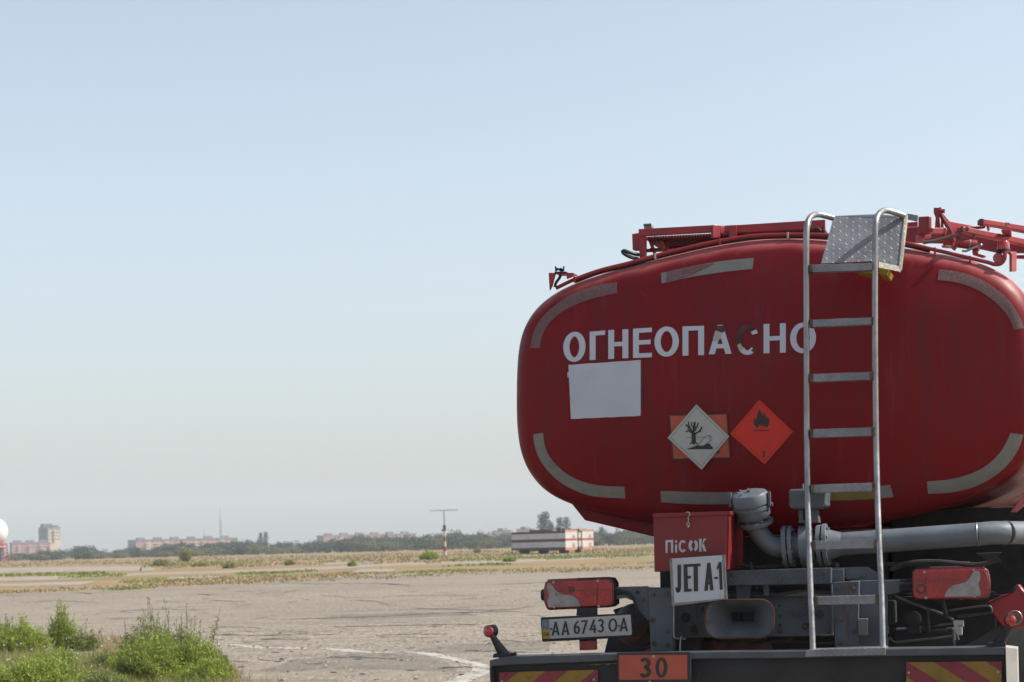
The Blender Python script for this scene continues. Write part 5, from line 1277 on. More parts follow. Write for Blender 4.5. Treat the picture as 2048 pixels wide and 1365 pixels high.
for x, y in ((1128, 455), (1128, 780), (1538, 735), (1522, 425)): p = L(*Z5(x, y), JY); mb.cyl(p, p - Vector((0, .005, 0)), .004, n=8)
mb.build('rivet', GREY, so)

# --- pipework
PY = -.30
def fl(mb, c, ax, r, th, n=32, bolts=8, br=.009):
    c = Vector(c); ax = Vector(ax).normalized(); mb.cyl(c - ax*th/2, c + ax*th/2, r, n=n)
    u = ax.orthogonal().normalized(); v = ax.cross(u)
    for k in range(bolts):
        a = 2*math.pi*k/bolts + .3; q = c + (u*math.cos(a) + v*math.sin(a))*r*.82; mb.cyl(q - ax*(th/2+.008), q + ax*(th/2+.008), br, n=6)
pipe = MB()
pA, pB = L(1650, 1091, PY), L(1955, 1069, PY); pC = L(2012, 1066, PY+.05); pD = L(2110, 1066, PY+.42)
axp = (pB-pA).normalized(); rp = .0585
P = [pA, pA.lerp(pB, .5), pB] ; pipe.tube(P, rp, 28, True)
mb = pipe; mb.tube([pB, L(1985, 1066, PY+.01), pC], rp*1.0, 28, True); mb.tube([pC, pD, pD + Vector((.25, 1.2, 0))], rp, 28, True)
po = part(pipe, 'delivery_pipe', GREYP, bevel=0)
for q, d in ((pB, axp), (pC, (pD-pC).normalized())):
    mb = MB(); mb.tube([q - d*.004, q, q + d*.004], rp, 28, True, [rp, rp+.0025, rp]); mb.build('weld_seam', SIGNF, po)
vl = MB(); f1, f2, f3, f4 = L(1572, 1094, PY), L(1590, 1093, PY), L(1613, 1092, PY), L(1640, 1091, PY)
dxp = axp
fl(vl, f1, dxp, .108, .022); fl(vl, f1 + dxp*.028, dxp, .106, .020); vl.cyl(f1, f4, .062)
vl.cyl(f3 - dxp*.03, f3 + dxp*.03, .103, n=32); vl.cyl(f3 + dxp*.03, f3 + dxp*.045, .08, n=32)
fl(vl, f4, dxp, .104, .022); fl(vl, f4 + dxp*.03, dxp, .108, .022)
vl.cyl(f4 + dxp*.04, f4 + dxp*.11, .080, .0585, n=28)
vo = part(vl, 'flanged_valve', GREYP, bevel=.0015)
el = MB(); e0 = f1 - dxp*.01; top_c = L(1512, 1052, PY)
P = smooth_path([e0, L(1552, 1095, PY), L(1534, 1085, PY), L(1520, 1068, PY), top_c], 6); el.tube(P, .050, 24, True, [.055 - .006*math.sin(i/len(P)*3) for i in range(len(P))])
ax1 = (L(1503, 1000, PY) - L(1514, 1055, PY)).normalized()
el.cyl(L(1515, 1058, PY), L(1509, 1028, PY), .052, n=24)
elo = part(el, 'pipe_elbow', GREYP, bevel=0)
tilt = Vector((-.12, -.28, 1)).normalized()
cf = L(1512, 1046, PY); mb = MB(); fl(mb, cf, tilt, .088, .022, bolts=6); mb.build('flange', GREYP, elo, bevel=.002)
cp = MB(); c0 = L(1508, 1037, PY)
cp.lathe(c0, tilt, [(0, .078), (.015, .088), (.048, .090), (.050, .095), (.066, .095), (.068, .088), (.076, .088), (.078, .095), (.120, .094), (.134, .086), (.141, .066)], 36)
cpo = part(cp, 'pipe_cap', GREYP, bevel=.0)
tc_ = c0 + tilt*.138
mb = MB(); u = Vector((1, 0, 0)); v = tilt.cross(u)
for k in range(8):
    a = k*.785 + .2; q = tc_ + (u*math.cos(a)+v*math.sin(a))*.06; mb.cyl(q - tilt*.004, q + tilt*.006, .007, n=6)
mb.cyl(tc_, tc_ + tilt*.014, .012, n=8); mb.build('bolt', GREYP, cpo)
mb = MB()
for s in (-1, 1):
    q = c0 + Vector((s*.100, -.02, 0)) + tilt*.07; mb.box(q + tilt*.03, (.012, .03, .075)); mb.cyl(q - Vector((s*.01, 0, 0)), q + Vector((s*.012, 0, 0)), .012, n=10)
mb.build('cap_latch', GREY, cpo, bevel=.003)
ac = MB(); c0 = L(1614, 998, PY); ac.px([(1577, 979), (1654, 977), (1652, 1005), (1654, 1012), (1644, 1018), (1582, 1019), (1576, 1010), (1578, 1004)], PY-.09, PY+.09)
aco = part(ac, 'valve_actuator', mat('actuator_grey_green', (.065, .08, .088), .5, 0, .15, 6, dirt=(.045, .04, .03), dt=(.55, .75), ds=9), bevel=.012)
mb = MB(); mb.px([(1596, 1019), (1606, 1019), (1606, 1046), (1598, 1046)], PY-.04, PY+.04); mb.px([(1622, 1019), (1634, 1019), (1638, 1046), (1624, 1046)], PY-.04, PY+.04); mb.cyl(L(1614, 1018, PY), L(1614, 1060, PY), .018); mb.px([(1597, 1041), (1637, 1041), (1637, 1046), (1597, 1046)], PY-.045, PY+.045); mb.build('actuator_stand', GREY, aco, bevel=.002)
mb = MB()
for x, y in ((1601, 987), (1642, 986), (1583, 1012), (1646, 1012)): q = L(x, y, PY-.09); mb.cyl(q, q - Vector((0, .008, 0)), .006, n=6)
mb.tube([L(1606, 978, PY), L(1606, 968, PY)], .006, 6); mb.build('bolt', GREYP, aco)

# --- chassis back structure
cb = MB(); cb.px([(1453, 1142), (1662, 1136), (1662, 1168), (1453, 1172)], -.46, -.40); part(cb, 'checker_crossbeam', PLATEG, bevel=.003)
for q_ in ([(1473, 1171), (1501, 1171), (1499, 1200), (1472, 1200)], [(1526, 1170), (1536, 1170), (1537, 1192), (1527, 1192)], [(1662, 1139), (1688, 1138), (1688, 1163), (1662, 1163)]):
    mb = MB(); mb.px(q_, -.40, -.36); part(mb, 'crossbeam_bracket', GREY, bevel=.003)
ch = MB(); ch.px([(1345, 1192), (1664, 1192), (1666, 1272), (1345, 1276)], -.30, -.26); cho = part(ch, 'rear_crossmember', GREY, bevel=.003)
mb = MB(); mb.px([(1345, 1190), (1664, 1187), (1664, 1192), (1345, 1195)], -.36, -.20); mb.build('crossmember_lip', GREY, cho, bevel=.002)
mb = MB(); holes = [(1240, 882, 40), (1332, 875, 7)]
for x, y, r_ in holes: c0 = L(*Z5(x, y), -.301); mb.cyl(c0 + Vector((0, -.001, 0)), c0 + Vector((0, .01, 0)), r_/3.739*.00245, n=24)
for x, y, r_ in ((968, 858, 36), (670, 792, 10), (675, 872, 10), (673, 938, 12), (868, 780, 8), (765, 857, 8)): c0 = L(*Z6(x, y), -.301); mb.cyl(c0 + Vector((0, -.001, 0)), c0 + Vector((0, .01, 0)), r_/3.74*.00245, n=20)
mb.build('bolt_hole', INK, cho)
mb = MB()
P = smooth_path([L(*Z6(752, 830), -.32), L(*Z6(775, 858), -.325), L(*Z6(810, 866), -.325), L(*Z6(845, 850), -.325), L(*Z6(872, 818), -.32)], 5); mb.tube(P, .006, 8)
P = smooth_path([L(*Z5(1340, 830), -.32), L(*Z5(1365, 790), -.325), L(*Z5(1390, 800), -.325), L(*Z5(1385, 870), -.32)], 5); mb.tube(P, .009, 8)
mb.build('hook', GREY, cho)
for (zx, zy, zf) in ((1295, 955, Z5), (1300, 985, Z5), (868, 945, Z6)):
    mb = MB(); c0 = L(*zf(zx, zy), -.30); mb.cyl(c0, c0 - Vector((0, .03, 0)), .019, n=8); mb.cyl(c0 - Vector((0, .03, 0)), c0 - Vector((0, .055, 0)), .010, n=8)
    mb.build('bolt_head', WELD, cho, bevel=.002)

# tow hitch funnel
th = MB(); out_ = rounded(1412, 1201.5, 1546, 1275, 26, 6); inn = rounded(1461, 1225, 1509, 1244, 3, 6)
out_ = [(x, y - (x-1480)*.012) for x, y in out_]
yo, yi = -.56, -.46; O = [L(x, y, yo) for x, y in out_]; I = [L(x, y, yi) for x, y in inn]; O2 = [L(1479+(x-1479)*1.03, 1238+(y-1238)*1.05, yo+.006) for x, y in out_]
n_ = len(O); I2 = [Vector((p.x, yi+.10, p.z)) for p in I]; B2 = [L(1479+(x-1479)*.62, 1238+(y-1238)*.7, -.30) for x, y in out_]
th.add(O + I + O2 + B2 + I2, [(i, (i+1) % n_, n_+(i+1) % n_, n_+i) for i in range(n_)] + [(2*n_+i, 2*n_+(i+1) % n_, (i+1) % n_, i) for i in range(n_)] + [(3*n_+i, 3*n_+(i+1) % n_, 2*n_+(i+1) % n_, 2*n_+i) for i in range(n_)] + [(n_+i, n_+(i+1) % n_, 4*n_+(i+1) % n_, 4*n_+i) for i in range(n_)])
HITCH = mat('worn_hitch_paint', (.080, .088, .098), .6, 0, .25, 7, dirt=(.08, .035, .02), dt=(.58, .70), ds=13, bump=.1, bs=40)
tho = part(th, 'tow_hitch', HITCH, bevel=0, angle=50)
mb = MB(); mb.tube(smooth_path([p - Vector((0, .004, 0)) for p in O2], 1, closed=True) + [O2[0] - Vector((0, .004, 0))], .003, 8, False); mb.build('rusty_rim', mat('rust', RUST, .9, 0, .4, 20), tho)
mb = MB(); mb.box(L(1487, 1235, -.25), (.14, .05, .06)); mb.build('hitch_throat', INK, tho)
mb = MB(); q = L(1484, 1236, -.29); mb.cyl(q - Vector((0, 0, .02)), q + Vector((0, 0, .03)), .011, n=12); mb.build('hitch_pin', mat('rust', RUST), tho)
mb = MB(); mb.px([(1463, 1243), (1508, 1243), (1514, 1250), (1458, 1250)], -.42, -.34); mb.build('hitch_lip', HITCH, tho, bevel=.003)
# posts
ps = MB(); ps.px([(1297, 1178), (1345, 1176), (1345, 1303), (1301, 1303)], -.50, -.42); part(ps, 'bumper_post', GREY, bevel=.004)
ps = MB(); ps.px([(1664, 1165), (1718, 1163), (1716, 1296), (1670, 1297)], -.50, -.42); part(ps, 'bumper_post', mat('grey_post_rusty', (.06, .07, .085), .55, 0, .2, 6, dirt=(.075, .03, .02), dt=(.54, .66), ds=7, dstretch=(2.5, 1, .5)), bevel=.004)
mb = MB(); mb.px([Z6(1255, 890), Z6(1330, 888), Z6(1328, 1012), Z6(1258, 1015)], -.52, -.49); part(mb, 'pale_box', mat('pale_box_paint', (.13, .12, .11), .6, 0, .1, 9), bevel=.004)
# left lamp arm
am = MB(); am.px([Z5(712, 652), Z5(948, 646), Z5(965, 655), Z5(1125, 655), Z5(1125, 690), Z5(975, 700), Z5(970, 900), Z5(930, 900), Z5(860, 800), Z5(845, 755), Z5(790, 735), Z5(712, 745)], -.47, -.45); part(am, 'lamp_arm', GREY, bevel=.002)
mb = MB(); mb.tube([L(*Z5(690, 692), -.46), L(*Z5(770, 688), -.46)], .018, 10); mb.tube(smooth_path([L(*Z5(770, 690), -.48), L(*Z5(810, 700), -.49), L(*Z5(850, 750), -.49), L(*Z5(880, 830), -.49), L(*Z5(940, 900), -.47)], 5), .007, 8)
p = L(*Z5(880, 692), -.47); mb.cyl(p, p - Vector((0, .008, 0)), .010, n=6); part(mb, 'lamp_cable', BLACK, bevel=0)
# dark air tank behind the plate
at_ = MB(); c0 = L(1282, 1248, .25); at_.lathe(c0 + Vector((0, -.25, 0)), (0, 1, 0), [(0, .02), (.015, .08), (.05, .108), (.10, .118), (.7, .118)], 28); part(at_, 'air_reservoir', mat('grimy_rusty_black', (.035, .02, .017), .6, 0, .4, 7, dirt=(.10, .03, .02), dt=(.5, .65), ds=7), bevel=0)
mb = MB(); mb.px([Z8(1625, 455), Z8(1720, 425), Z8(1840, 400), Z8(1990, 420), Z8(2040, 560), Z8(2040, 850), Z8(1915, 820), Z8(1840, 770), Z8(1700, 600)], .1, .14); part(mb, 'mud_guard', BLACK, bevel=.004)
mb = MB(); mb.px([Z8(1960, 940), Z8(1990, 925), Z8(2005, 900), Z8(2048, 905), Z8(2110, 940), Z8(2110, 990), Z8(1960, 990)], -.2, -.1); part(mb, 'red_lug', RED2, bevel=.003)
# thin wires
mb = MB(); mb.tube(smooth_path([L(*Z5(1150, 795), -.52), L(*Z5(1150, 900), -.52), L(*Z5(1150, 1000), -.52), L(*Z5(1165, 1036), -.52), L(*Z5(1240, 1040), -.52)], 5), .0045, 8); mb.tube(smooth_path([L(*Z5(1210, 1020), -.53), L(*Z5(1200, 1050), -.53), L(*Z5(1196, 1140), -.53)], 5), .004, 8); part(mb, 'wire', TUBE, bevel=0)
mb = MB(); mb.tube(smooth_path([L(*Z6(1060, 632), -.51), L(*Z6(1066, 800), -.51), L(*Z6(1066, 990), -.51), L(*Z6(1050, 1010), -.51), L(*Z6(975, 1012), -.51)], 5), .005, 8); part(mb, 'wire', GREY, bevel=0)

# --- tail lamps
def lamp(outline, rim, clear, y, extra):
    mb = MB(); mb.px(outline, y, y+.10); o = part(mb, 'tail_lamp', LENSD, bevel=.010)
    mb = MB(); mb.px(rim, y-.006, y+.01); mb.build('red_lens', LENS, o, bevel=.004)
    mb = MB(); tri = tessellate_polygon([[Vector((*p, 0)) for p in clear]]); f_ = [L(x, yy, y-.0085) for x, yy in clear]; mb.add(f_, [tuple(t) for t in tri]); fix_normals_to(mb, EL); mb.build('clear_lens', CLEAR, o)
    mb = MB(); tri = tessellate_polygon([[Vector((*p, 0)) for p in extra]]); mb.add([L(x, yy, y-.0078) for x, yy in extra], [tuple(t) for t in tri]); fix_normals_to(mb, EL); mb.build('lower_red_lens', LENSM, o)
    return o
LENSM = mat('mid_red_lens', (.32, .005, .008), .2, 0, .25, 14, coat=.5, bump=.5, bs=120)
LYY = -.50
outl = [Z5(175, 660), Z5(185, 620), Z5(205, 603), Z5(300, 597), Z5(640, 585), Z5(675, 588), Z5(695, 610), Z5(704, 640), Z5(706, 770), Z5(690, 800), Z5(660, 806), Z5(215, 826), Z5(195, 815), Z5(175, 760)]
rim = [Z5(190, 660), Z5(196, 630), Z5(212, 616), Z5(640, 600), Z5(668, 606), Z5(682, 625), Z5(690, 650), Z5(692, 765), Z5(680, 786), Z5(655, 793), Z5(220, 812), Z5(204, 800), Z5(190, 755)]
clr = [Z5(206, 628), Z5(225, 622), Z5(240, 640), Z5(262, 672), Z5(290, 696), Z5(325, 710), Z5(370, 712), Z5(405, 725), Z5(435, 752), Z5(453, 796), Z5(270, 802), Z5(262, 790), Z5(248, 792), Z5(244, 804), Z5(215, 804), Z5(208, 780), Z5(206, 755), Z5(216, 725), Z5(214, 690), Z5(202, 660)]
lo = lamp(outl, rim, clr, LYY, [Z8(1175, 250), Z8(1440, 243), Z8(1440, 405), Z8(1268, 410), Z8(1245, 360), Z8(1210, 310), Z8(1160, 285)])
mb = MB(); flat_poly(mb, [Z8(1455, 240), Z8(1598, 236), Z8(1602, 385), Z8(1590, 398), Z8(1455, 404)], pl(LYY), .0078); dfin(mb, 'corner_lens', LENSM, lo)
mb = MB(); line(mb, [Z8(1448, 130), Z8(1450, 410)], 1.0, pl(LYY), .0085); line(mb, [Z8(1000, 238), Z8(1600, 225)], .7, pl(LYY), .0088); dfin(mb, 'lens_divider', LENSD, lo)
mb = MB(); mb.px([Z5(205, 603), Z5(300, 596), Z5(640, 584), Z5(676, 587), Z5(696, 610), Z5(706, 640), Z5(710, 770), Z5(690, 802), Z5(720, 780), Z5(714, 620), Z5(690, 584), Z5(640, 578), Z5(205, 596)], LYY+.02, LYY+.10); mb.build('housing', BLACK, lo, bevel=.002)
mb = MB(); p = L(*Z5(163, 712), LYY+.05); mb.cyl(p, p + Vector((.06, 0, 0)), .030, n=16); mb.build('side_marker', GREYD, lo, bevel=.004)
mb = MB()
for x, y in ((250, 618), (255, 802), (583, 607), (590, 795)): q = L(*Z5(x, y), LYY-.006); mb.cyl(q, q - Vector((0, .005, 0)), .0065, n=10)
mb.build('screw', STEEL, lo)
mb = MB()
for (x, y, rx, c_) in ((605, 730, 22, 0), (385, 670, 26, 1)):
    q = L(*Z5(x, y), LYY-.0072); mb.cur = c_; mb.cyl(q, q + Vector((0, .002, 0)), rx/3.739*.0025, n=20)
mb.build('bulb_spot', [LENSB, LENSD], lo)
mb = MB(); q = L(*Z5(272, 708), LYY-.0095); mb.cyl(q, q + Vector((0, .001, 0)), .0085, n=18); mb.build('bulb_stain', mat('amber_stain', (.17, .12, .09), .4), lo)
outr = [Z7(462, 540), Z7(475, 522), Z7(500, 518), Z7(960, 505), Z7(1010, 508), Z7(1032, 530), Z7(1046, 590), Z7(1048, 680), Z7(1036, 728), Z7(1015, 745), Z7(500, 748), Z7(475, 735), Z7(462, 700)]
rimr = [Z7(472, 545), Z7(486, 530), Z7(960, 517), Z7(1005, 522), Z7(1022, 545), Z7(1034, 600), Z7(1034, 680), Z7(1022, 722), Z7(1004, 735), Z7(500, 738), Z7(482, 726), Z7(472, 695)]
clrr = [Z7(928, 532), Z7(960, 530), Z7(972, 550), Z7(975, 590), Z7(960, 625), Z7(968, 660), Z7(978, 690), Z7(974, 720), Z7(942, 722), Z7(935, 708), Z7(920, 712), Z7(916, 723), Z7(706, 724), Z7(718, 690), Z7(745, 655), Z7(780, 636), Z7(820, 630), Z7(868, 612), Z7(895, 585), Z7(912, 555)]
ro = lamp(outr, rimr, clrr, LYY, [Z7(575, 620), Z7(760, 625), Z7(735, 650), Z7(712, 690), Z7(700, 725), Z7(575, 728)])
mb = MB(); line(mb, [Z7(566, 530), Z7(568, 738)], 1.0, pl(LYY), .0085); line(mb, [Z7(486, 602), Z7(820, 596)], .7, pl(LYY), .0088); dfin(mb, 'lens_divider', LENSD, ro)
mb = MB()
for x, y in ((558, 541), (568, 732), (925, 524), (930, 722)): q = L(*Z7(x, y), LYY-.006); mb.cyl(q, q - Vector((0, .005, 0)), .0065, n=10)
mb.build('screw', STEEL, ro)
mb = MB(); q = L(*Z7(532, 668), LYY-.0072); mb.cur = 1; mb.cyl(q, q + Vector((0, .002, 0)), .026, n=24); mb.cur = 0; mb.cyl(q - Vector((0, .001, 0)), q + Vector((0, .0, 0)), .013, n=20); mb.build('bulb_spot', [LENSB, LENSD], ro)
mb = MB(); mb.px([(1702, 1162), (1800, 1160), (1800, 1185), (1775, 1190), (1775, 1300), (1708, 1300)], -.44, -.42); part(mb, 'lamp_bracket', GREY, bevel=.003)
mb = MB(); mb.px([(1800, 1160), (1826, 1158), (1826, 1180), (1800, 1182)], -.45, -.41); mb.tube([L(1800, 1170, -.46), L(1826, 1168, -.46)], .012, 8); part(mb, 'lamp_stub', DARK, bevel=.002)

# --- number plate
NY = -.57
mb = MB(); mb.px([Z8(1212, 435), Z8(1442, 430), Z8(1444, 520), Z8(1205, 520), Z8(1214, 480)], NY+.03, NY+.05); mb.px([Z8(1242, 790), Z8(1440, 790), Z8(1440, 815), Z8(1242, 815)], NY+.03, NY+.04); part(mb, 'plate_bracket', BLACK, bevel=.002)
npf = [Z8(802, 552), Z8(812, 542), Z8(1825, 494), Z8(1838, 504), Z8(1857, 755), Z8(1845, 770), Z8(832, 820), Z8(818, 810)]
mb = MB(); mb.px(npf, NY, NY+.022); npo = part(mb, 'number_plate', BLACK, bevel=.003)
mb = MB(); mb.px([Z8(818, 570), Z8(1812, 512), Z8(1826, 520), Z8(1841, 732), Z8(1828, 742), Z8(834, 788)], NY-.003, NY+.002); mb.build('plate_face', PLW, npo)
mb = MB(); flat_poly(mb, [Z8(818, 572), Z8(898, 567), Z8(904, 676), Z8(823, 681)], pl(NY-.003), .0015); dfin(mb, 'blue_field', PLB, npo)
mb = MB(); flat_poly(mb, [Z8(823, 681), Z8(904, 676), Z8(911, 782), Z8(830, 786)], pl(NY-.003), .0015); flat_poly(mb, [Z8(862, 596), Z8(870, 608), Z8(882, 610), Z8(874, 620), Z8(878, 634), Z8(864, 628), Z8(850, 636), Z8(853, 620), Z8(846, 611), Z8(857, 608)], pl(NY-.003), .002); dfin(mb, 'yellow_field', PLY, npo)
mb = MB()
for ch, x0, x1, yt_, yb_ in (('A', 928, 1020, 592, 748), ('A', 1040, 1132, 587, 744), ('6', 1180, 1252, 580, 734), ('7', 1264, 1338, 576, 730), ('4', 1356, 1436, 570, 722), ('3', 1452, 1524, 562, 716), ('О', 1574, 1676, 556, 708), ('A', 1700, 1798, 549, 704)):
    w_ = (x1-x0)/155.0; text_mesh(mb, [(ch, 0, 1, .145, .125, w_)], [Z8(x0, yt_), Z8(x1, yt_-4), Z8(x1, yb_-4), Z8(x0, yb_)], pl(NY-.003), .0018)
for ch, x0, x1 in (('U', 840, 864), ('A', 869, 900)):
    text_mesh(mb, [(ch, 0, 1, .17, .15, .65)], [Z8(x0, 713), Z8(x1, 711), Z8(x1, 752), Z8(x0, 754)], pl(NY-.003), .0026)
for x, y in ((925, 672), (1697, 637)): q = L(*Z8(x, y), NY-.003); mb.cyl(q, q - Vector((0, .004, 0)), .0055, n=8)
dfin(mb, 'plate_characters', INK, npo)
mb = MB(); mb.px([Z8(1242, 812), Z8(1440, 808), Z8(1443, 912), Z8(1246, 918)], NY+.015, NY+.03); part(mb, 'red_reflector', LENS, bevel=.002)

# --- bumper
BY = -.82
bp = MB()
lip_t = [(979, 1321), (1010, 1314), (1240, 1308), (1420, 1304), (1612, 1302), (1770, 1298), (2010, 1294.5)]
lip_b = [(979, 1334), (1010, 1331), (1240, 1322), (1420, 1318), (1612, 1316.5), (1770, 1313), (2010, 1310)]
fr = [L(x, y, BY) for x, y in lip_t] ; lo_ = [L(x, y, BY) for x, y in lip_b][::-1]
bp.prism(fr + lo_, [Vector((p.x, BY+.16, p.z)) for p in fr + lo_])
bpo = part(bp, 'rear_bumper', GREYL, bevel=.005)
mb = MB(); bot = [Vector((p.x, 0, p.z-.26)) for p in lo_]
fa = [Vector((p.x, BY+.045, p.z-.0005)) for p in lo_[::-1]]; fb = [Vector((p.x, BY+.045, p.z-.27)) for p in lo_]
mb.prism(fa + fb, [Vector((p.x, BY+.06, p.z)) for p in fa + fb]); mb.build('bumper_web', GREYD, bpo)
mb = MB(); fa = [Vector((p.x, BY, p.z-.268)) for p in lo_[::-1]]; fb = [Vector((p.x, BY, p.z-.30)) for p in lo_]; mb.prism(fa+fb, [Vector((p.x, BY+.12, p.z)) for p in fa+fb]); mb.build('lower_lip', GREYL, bpo, bevel=.004)
mb = MB(); mb.px([(979, 1334), (984, 1334), (989, 1420), (982, 1420)], BY+.001, BY+.12); mb.build('end_plate', GREYD, bpo, bevel=.002)
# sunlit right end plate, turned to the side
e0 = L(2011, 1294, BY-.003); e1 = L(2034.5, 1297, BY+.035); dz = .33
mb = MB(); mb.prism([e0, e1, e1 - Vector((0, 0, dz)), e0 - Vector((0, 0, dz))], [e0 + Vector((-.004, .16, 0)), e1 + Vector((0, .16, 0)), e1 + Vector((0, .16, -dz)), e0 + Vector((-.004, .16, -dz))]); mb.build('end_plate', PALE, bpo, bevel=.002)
mb = MB()
for (x, y) in ((1398, 1346), (1516, 1346), (1665, 1345)): q = L(x-915+915-0, y, BY+.044); mb.cyl(q, q - Vector((0, .002, 0)), .005, n=10)
for (x, y) in ((1486, 1345), (1517, 1345)): q = L(x, y, BY+.044); mb.cyl(q, q - Vector((0, .002, 0)), .005, n=10)
mb.build('bolt_hole', INK, bpo)
# mud smear along the web
mb = MB(); rnd = random.Random(8)
A = [(1163 + i*6, 1329.5 - i*.25 + rnd.uniform(-.6, .6)) for i in range(14)]; B = [(x, y + rnd.uniform(.5, 3.5)) for x, y in A]
decal(mb, A + B[::-1], .002, lambda px, py, off=.002: L(px, py, BY+.045-off)); dfin(mb, 'mud_smear', mat('dry_mud', (.13, .11, .085), .95, 0, .3, 20), bpo)
# orange 30 plate
OY = -.845
mb = MB(); mb.px([Z5(722, 1144), Z5(1276, 1138), Z5(1280, 1370), Z5(730, 1372)], OY, OY+.02); opo = part(mb, 'orange_hazard_plate', INK, bevel=.003)
mb = MB(); mb.px([Z5(740, 1162), Z5(1249, 1160), Z5(1252, 1343), Z5(741, 1347)], OY-.003, OY+.002); mb.build('orange_face', ORANGE, opo)
mb = MB(); text_mesh(mb, [('3', 0, 1, .20, .17, .58)], [Z5(895, 1182), Z5(980, 1180), Z5(980, 1330), Z5(895, 1332)], pl(OY-.003), .002)
text_mesh(mb, [('О', 0, 1, .18, .15, .62)], [Z5(1013, 1180), Z5(1102, 1178), Z5(1102, 1330), Z5(1013, 1332)], pl(OY-.003), .002); dfin(mb, 'digits', INK, opo)
mb = MB(); q = L(*Z5(999, 1173), OY-.003); mb.cyl(q, q - Vector((0, .005, 0)), .007, n=8); q = L(*Z5(972, 1364), OY); mb.cyl(q, q - Vector((0, .004, 0)), .008, n=8); mb.build('plate_screw', STEEL, opo)
# striped marker boards
def board(q, slant, y, edge):
    TL_, TR_, BR_, BL_ = [Vector((*p, 0)) for p in q]
    mb = MB(); mb.px(q, y, y+.012); o = part(mb, 'marker_board', STRR, bevel=.001)
    mb = MB()
    def mp(u, v): a = TL_.lerp(TR_, u); b = BL_.lerp(BR_, u); r_ = a.lerp(b, v); return (r_.x, r_.y)
    for u0 in edge:
        pts_ = []
        for (u, v) in ((u0, 0), (u0+.27, 0), (u0+.27+slant, 1), (u0+slant, 1)): pts_.append((min(1, max(0, u)), v))
        # clip by sampling strips
        A = [(min(.995, max(.005, u0 + slant*t)), t) for t in [i/12 for i in range(13)]]; B = [(min(.995, max(.005, u0+.27+slant*t)), t) for t in [i/12 for i in range(13)]]
        vs = [];
        for (a, b2_) in zip(A, B): vs += [L(*mp(*a), y-.002), L(*mp(*b2_), y-.002)]
        mb.add(vs, [(2*i, 2*i+1, 2*i+3, 2*i+2) for i in range(12)])
    dfin(mb, 'yellow_stripe', STRY, o)
    mb = MB(); q_ = L(*mp(.03, .28), y); mb.cyl(q_, q_ - Vector((0, .003, 0)), .006, n=10); q_ = L(*mp(.96, .28), y); mb.cyl(q_, q_ - Vector((0, .003, 0)), .006, n=10); mb.build('rivet', STEEL, o)
board([(998, 1345), (1196, 1340), (1196, 1410), (998, 1410)], -.42, BY+.03, (-.30 + .48*0, .20, .70, 1.22))
board([(1812, 1325), (2004, 1323), (2004, 1400), (1812, 1400)], .62, BY+.03, (-.5, .02, .56, -1.02))
# end marker lamps on stalks
def stalk(ball, base, y, sgn, rdir):
    mb = MB(); b0 = L(*base, y+.06); b1 = L(*ball, y+.02)
    dirv = (b1-b0)
    mb.tube([b0, b0.lerp(b1, .3), b0.lerp(b1, .75), b1], .03, 14, True, [.030, .024, .015, .013]); mb.px([(base[0]-22, base[1]-4), (base[0]+14, base[1]-5), (base[0]+14, base[1]+3), (base[0]-24, base[1]+4)], y+.02, y+.12)
    mb.cyl(b1 + Vector((sgn*-.008, -.004, 0)), b1 + Vector((sgn*.012, .035, 0)), .030, .033, n=22)
    o = part(mb, 'marker_lamp', BLACK, bevel=.001)
    mb = MB(); c0 = b1 + Vector((sgn*.004 - .004, -.004, 0)); mb.lathe(c0, rdir, [(0, .0275), (.008, .026), (.015, .020), (.019, .010)], 22); mb.build('lamp_lens', LENSB, o)
stalk((979, 1263), (1009, 1312), BY, 1, (-.35, -1, 0))
stalk((2025, 1241), (1997, 1291), BY, -1, (-.3, -1, 0))
mb = MB(); p = L(*Z7(1232, 882), BY); 
mb.tube([p + Vector((.032*math.cos(a), .01, .032*math.sin(a))) for a in [k*.3307 for k in range(20)]], .0035, 6); part(mb, 'lamp_ring', SIGNF, bevel=0)

# --- right side: red sheet guard, belts and brackets
rg = MB(); pts = [Z7(1025, 765), Z7(1075, 748), Z7(1130, 718), Z7(1180, 706), Z7(1215, 690), Z7(1218, 660), Z7(1240, 640), Z7(1262, 630), Z7(1301, 680), Z7(1400, 720), Z7(1400, 960), Z7(1290, 945), Z7(1215, 978), Z7(1150, 952), Z7(1100, 900), Z7(1060, 845)]
rg.px(pts, -.20, -.05); part(rg, 'red_guard', RED2, bevel=.02)
mb = MB(); mb.px([Z7(1222, 655), Z7(1258, 640), Z7(1232, 690), Z7(1215, 700)], -.21, -.18); mb.px([Z7(1050, 760), Z7(1130, 722), Z7(1180, 708), Z7(1110, 742), Z7(1055, 775)], -.215, -.19); part(mb, 'guard_edge', INK, bevel=.002)
fd = MB(); yc, zc = .95, .62
def arc_sheet(mb, x0, x1, yc, zc, r, a0, a1, th, n=18):
    for (ra, rb) in ((r, r-th),):
        vs = []
        for k in range(n+1):
            a = R_(a0+(a1-a0)*k/n)
            for x in (x0, x1):
                for rr in (ra, rb): vs.append((x, yc+rr*math.cos(a), zc+rr*math.sin(a)))
        fs = []
        for k in range(n):
            o = 4*k; fs += [(o, o+2, o+6, o+4), (o+1, o+5, o+7, o+3), (o, o+4, o+5, o+1), (o+2, o+3, o+7, o+6)]
        fs += [(0, 1, 3, 2), (4*n, 4*n+2, 4*n+3, 4*n+1)]
        mb.add(vs, fs)
for s in (-1, 1):
    f_ = MB(); x0, x1 = (XC + .72, XC + 1.36) if s > 0 else (XC - 1.12, XC - .62)
    arc_sheet(f_, x0, x1, 1.35, .5, .62 if s < 0 else .86, 200, 20, .015)
    part(f_, 'wheel_arch', BLACK, bevel=.002)
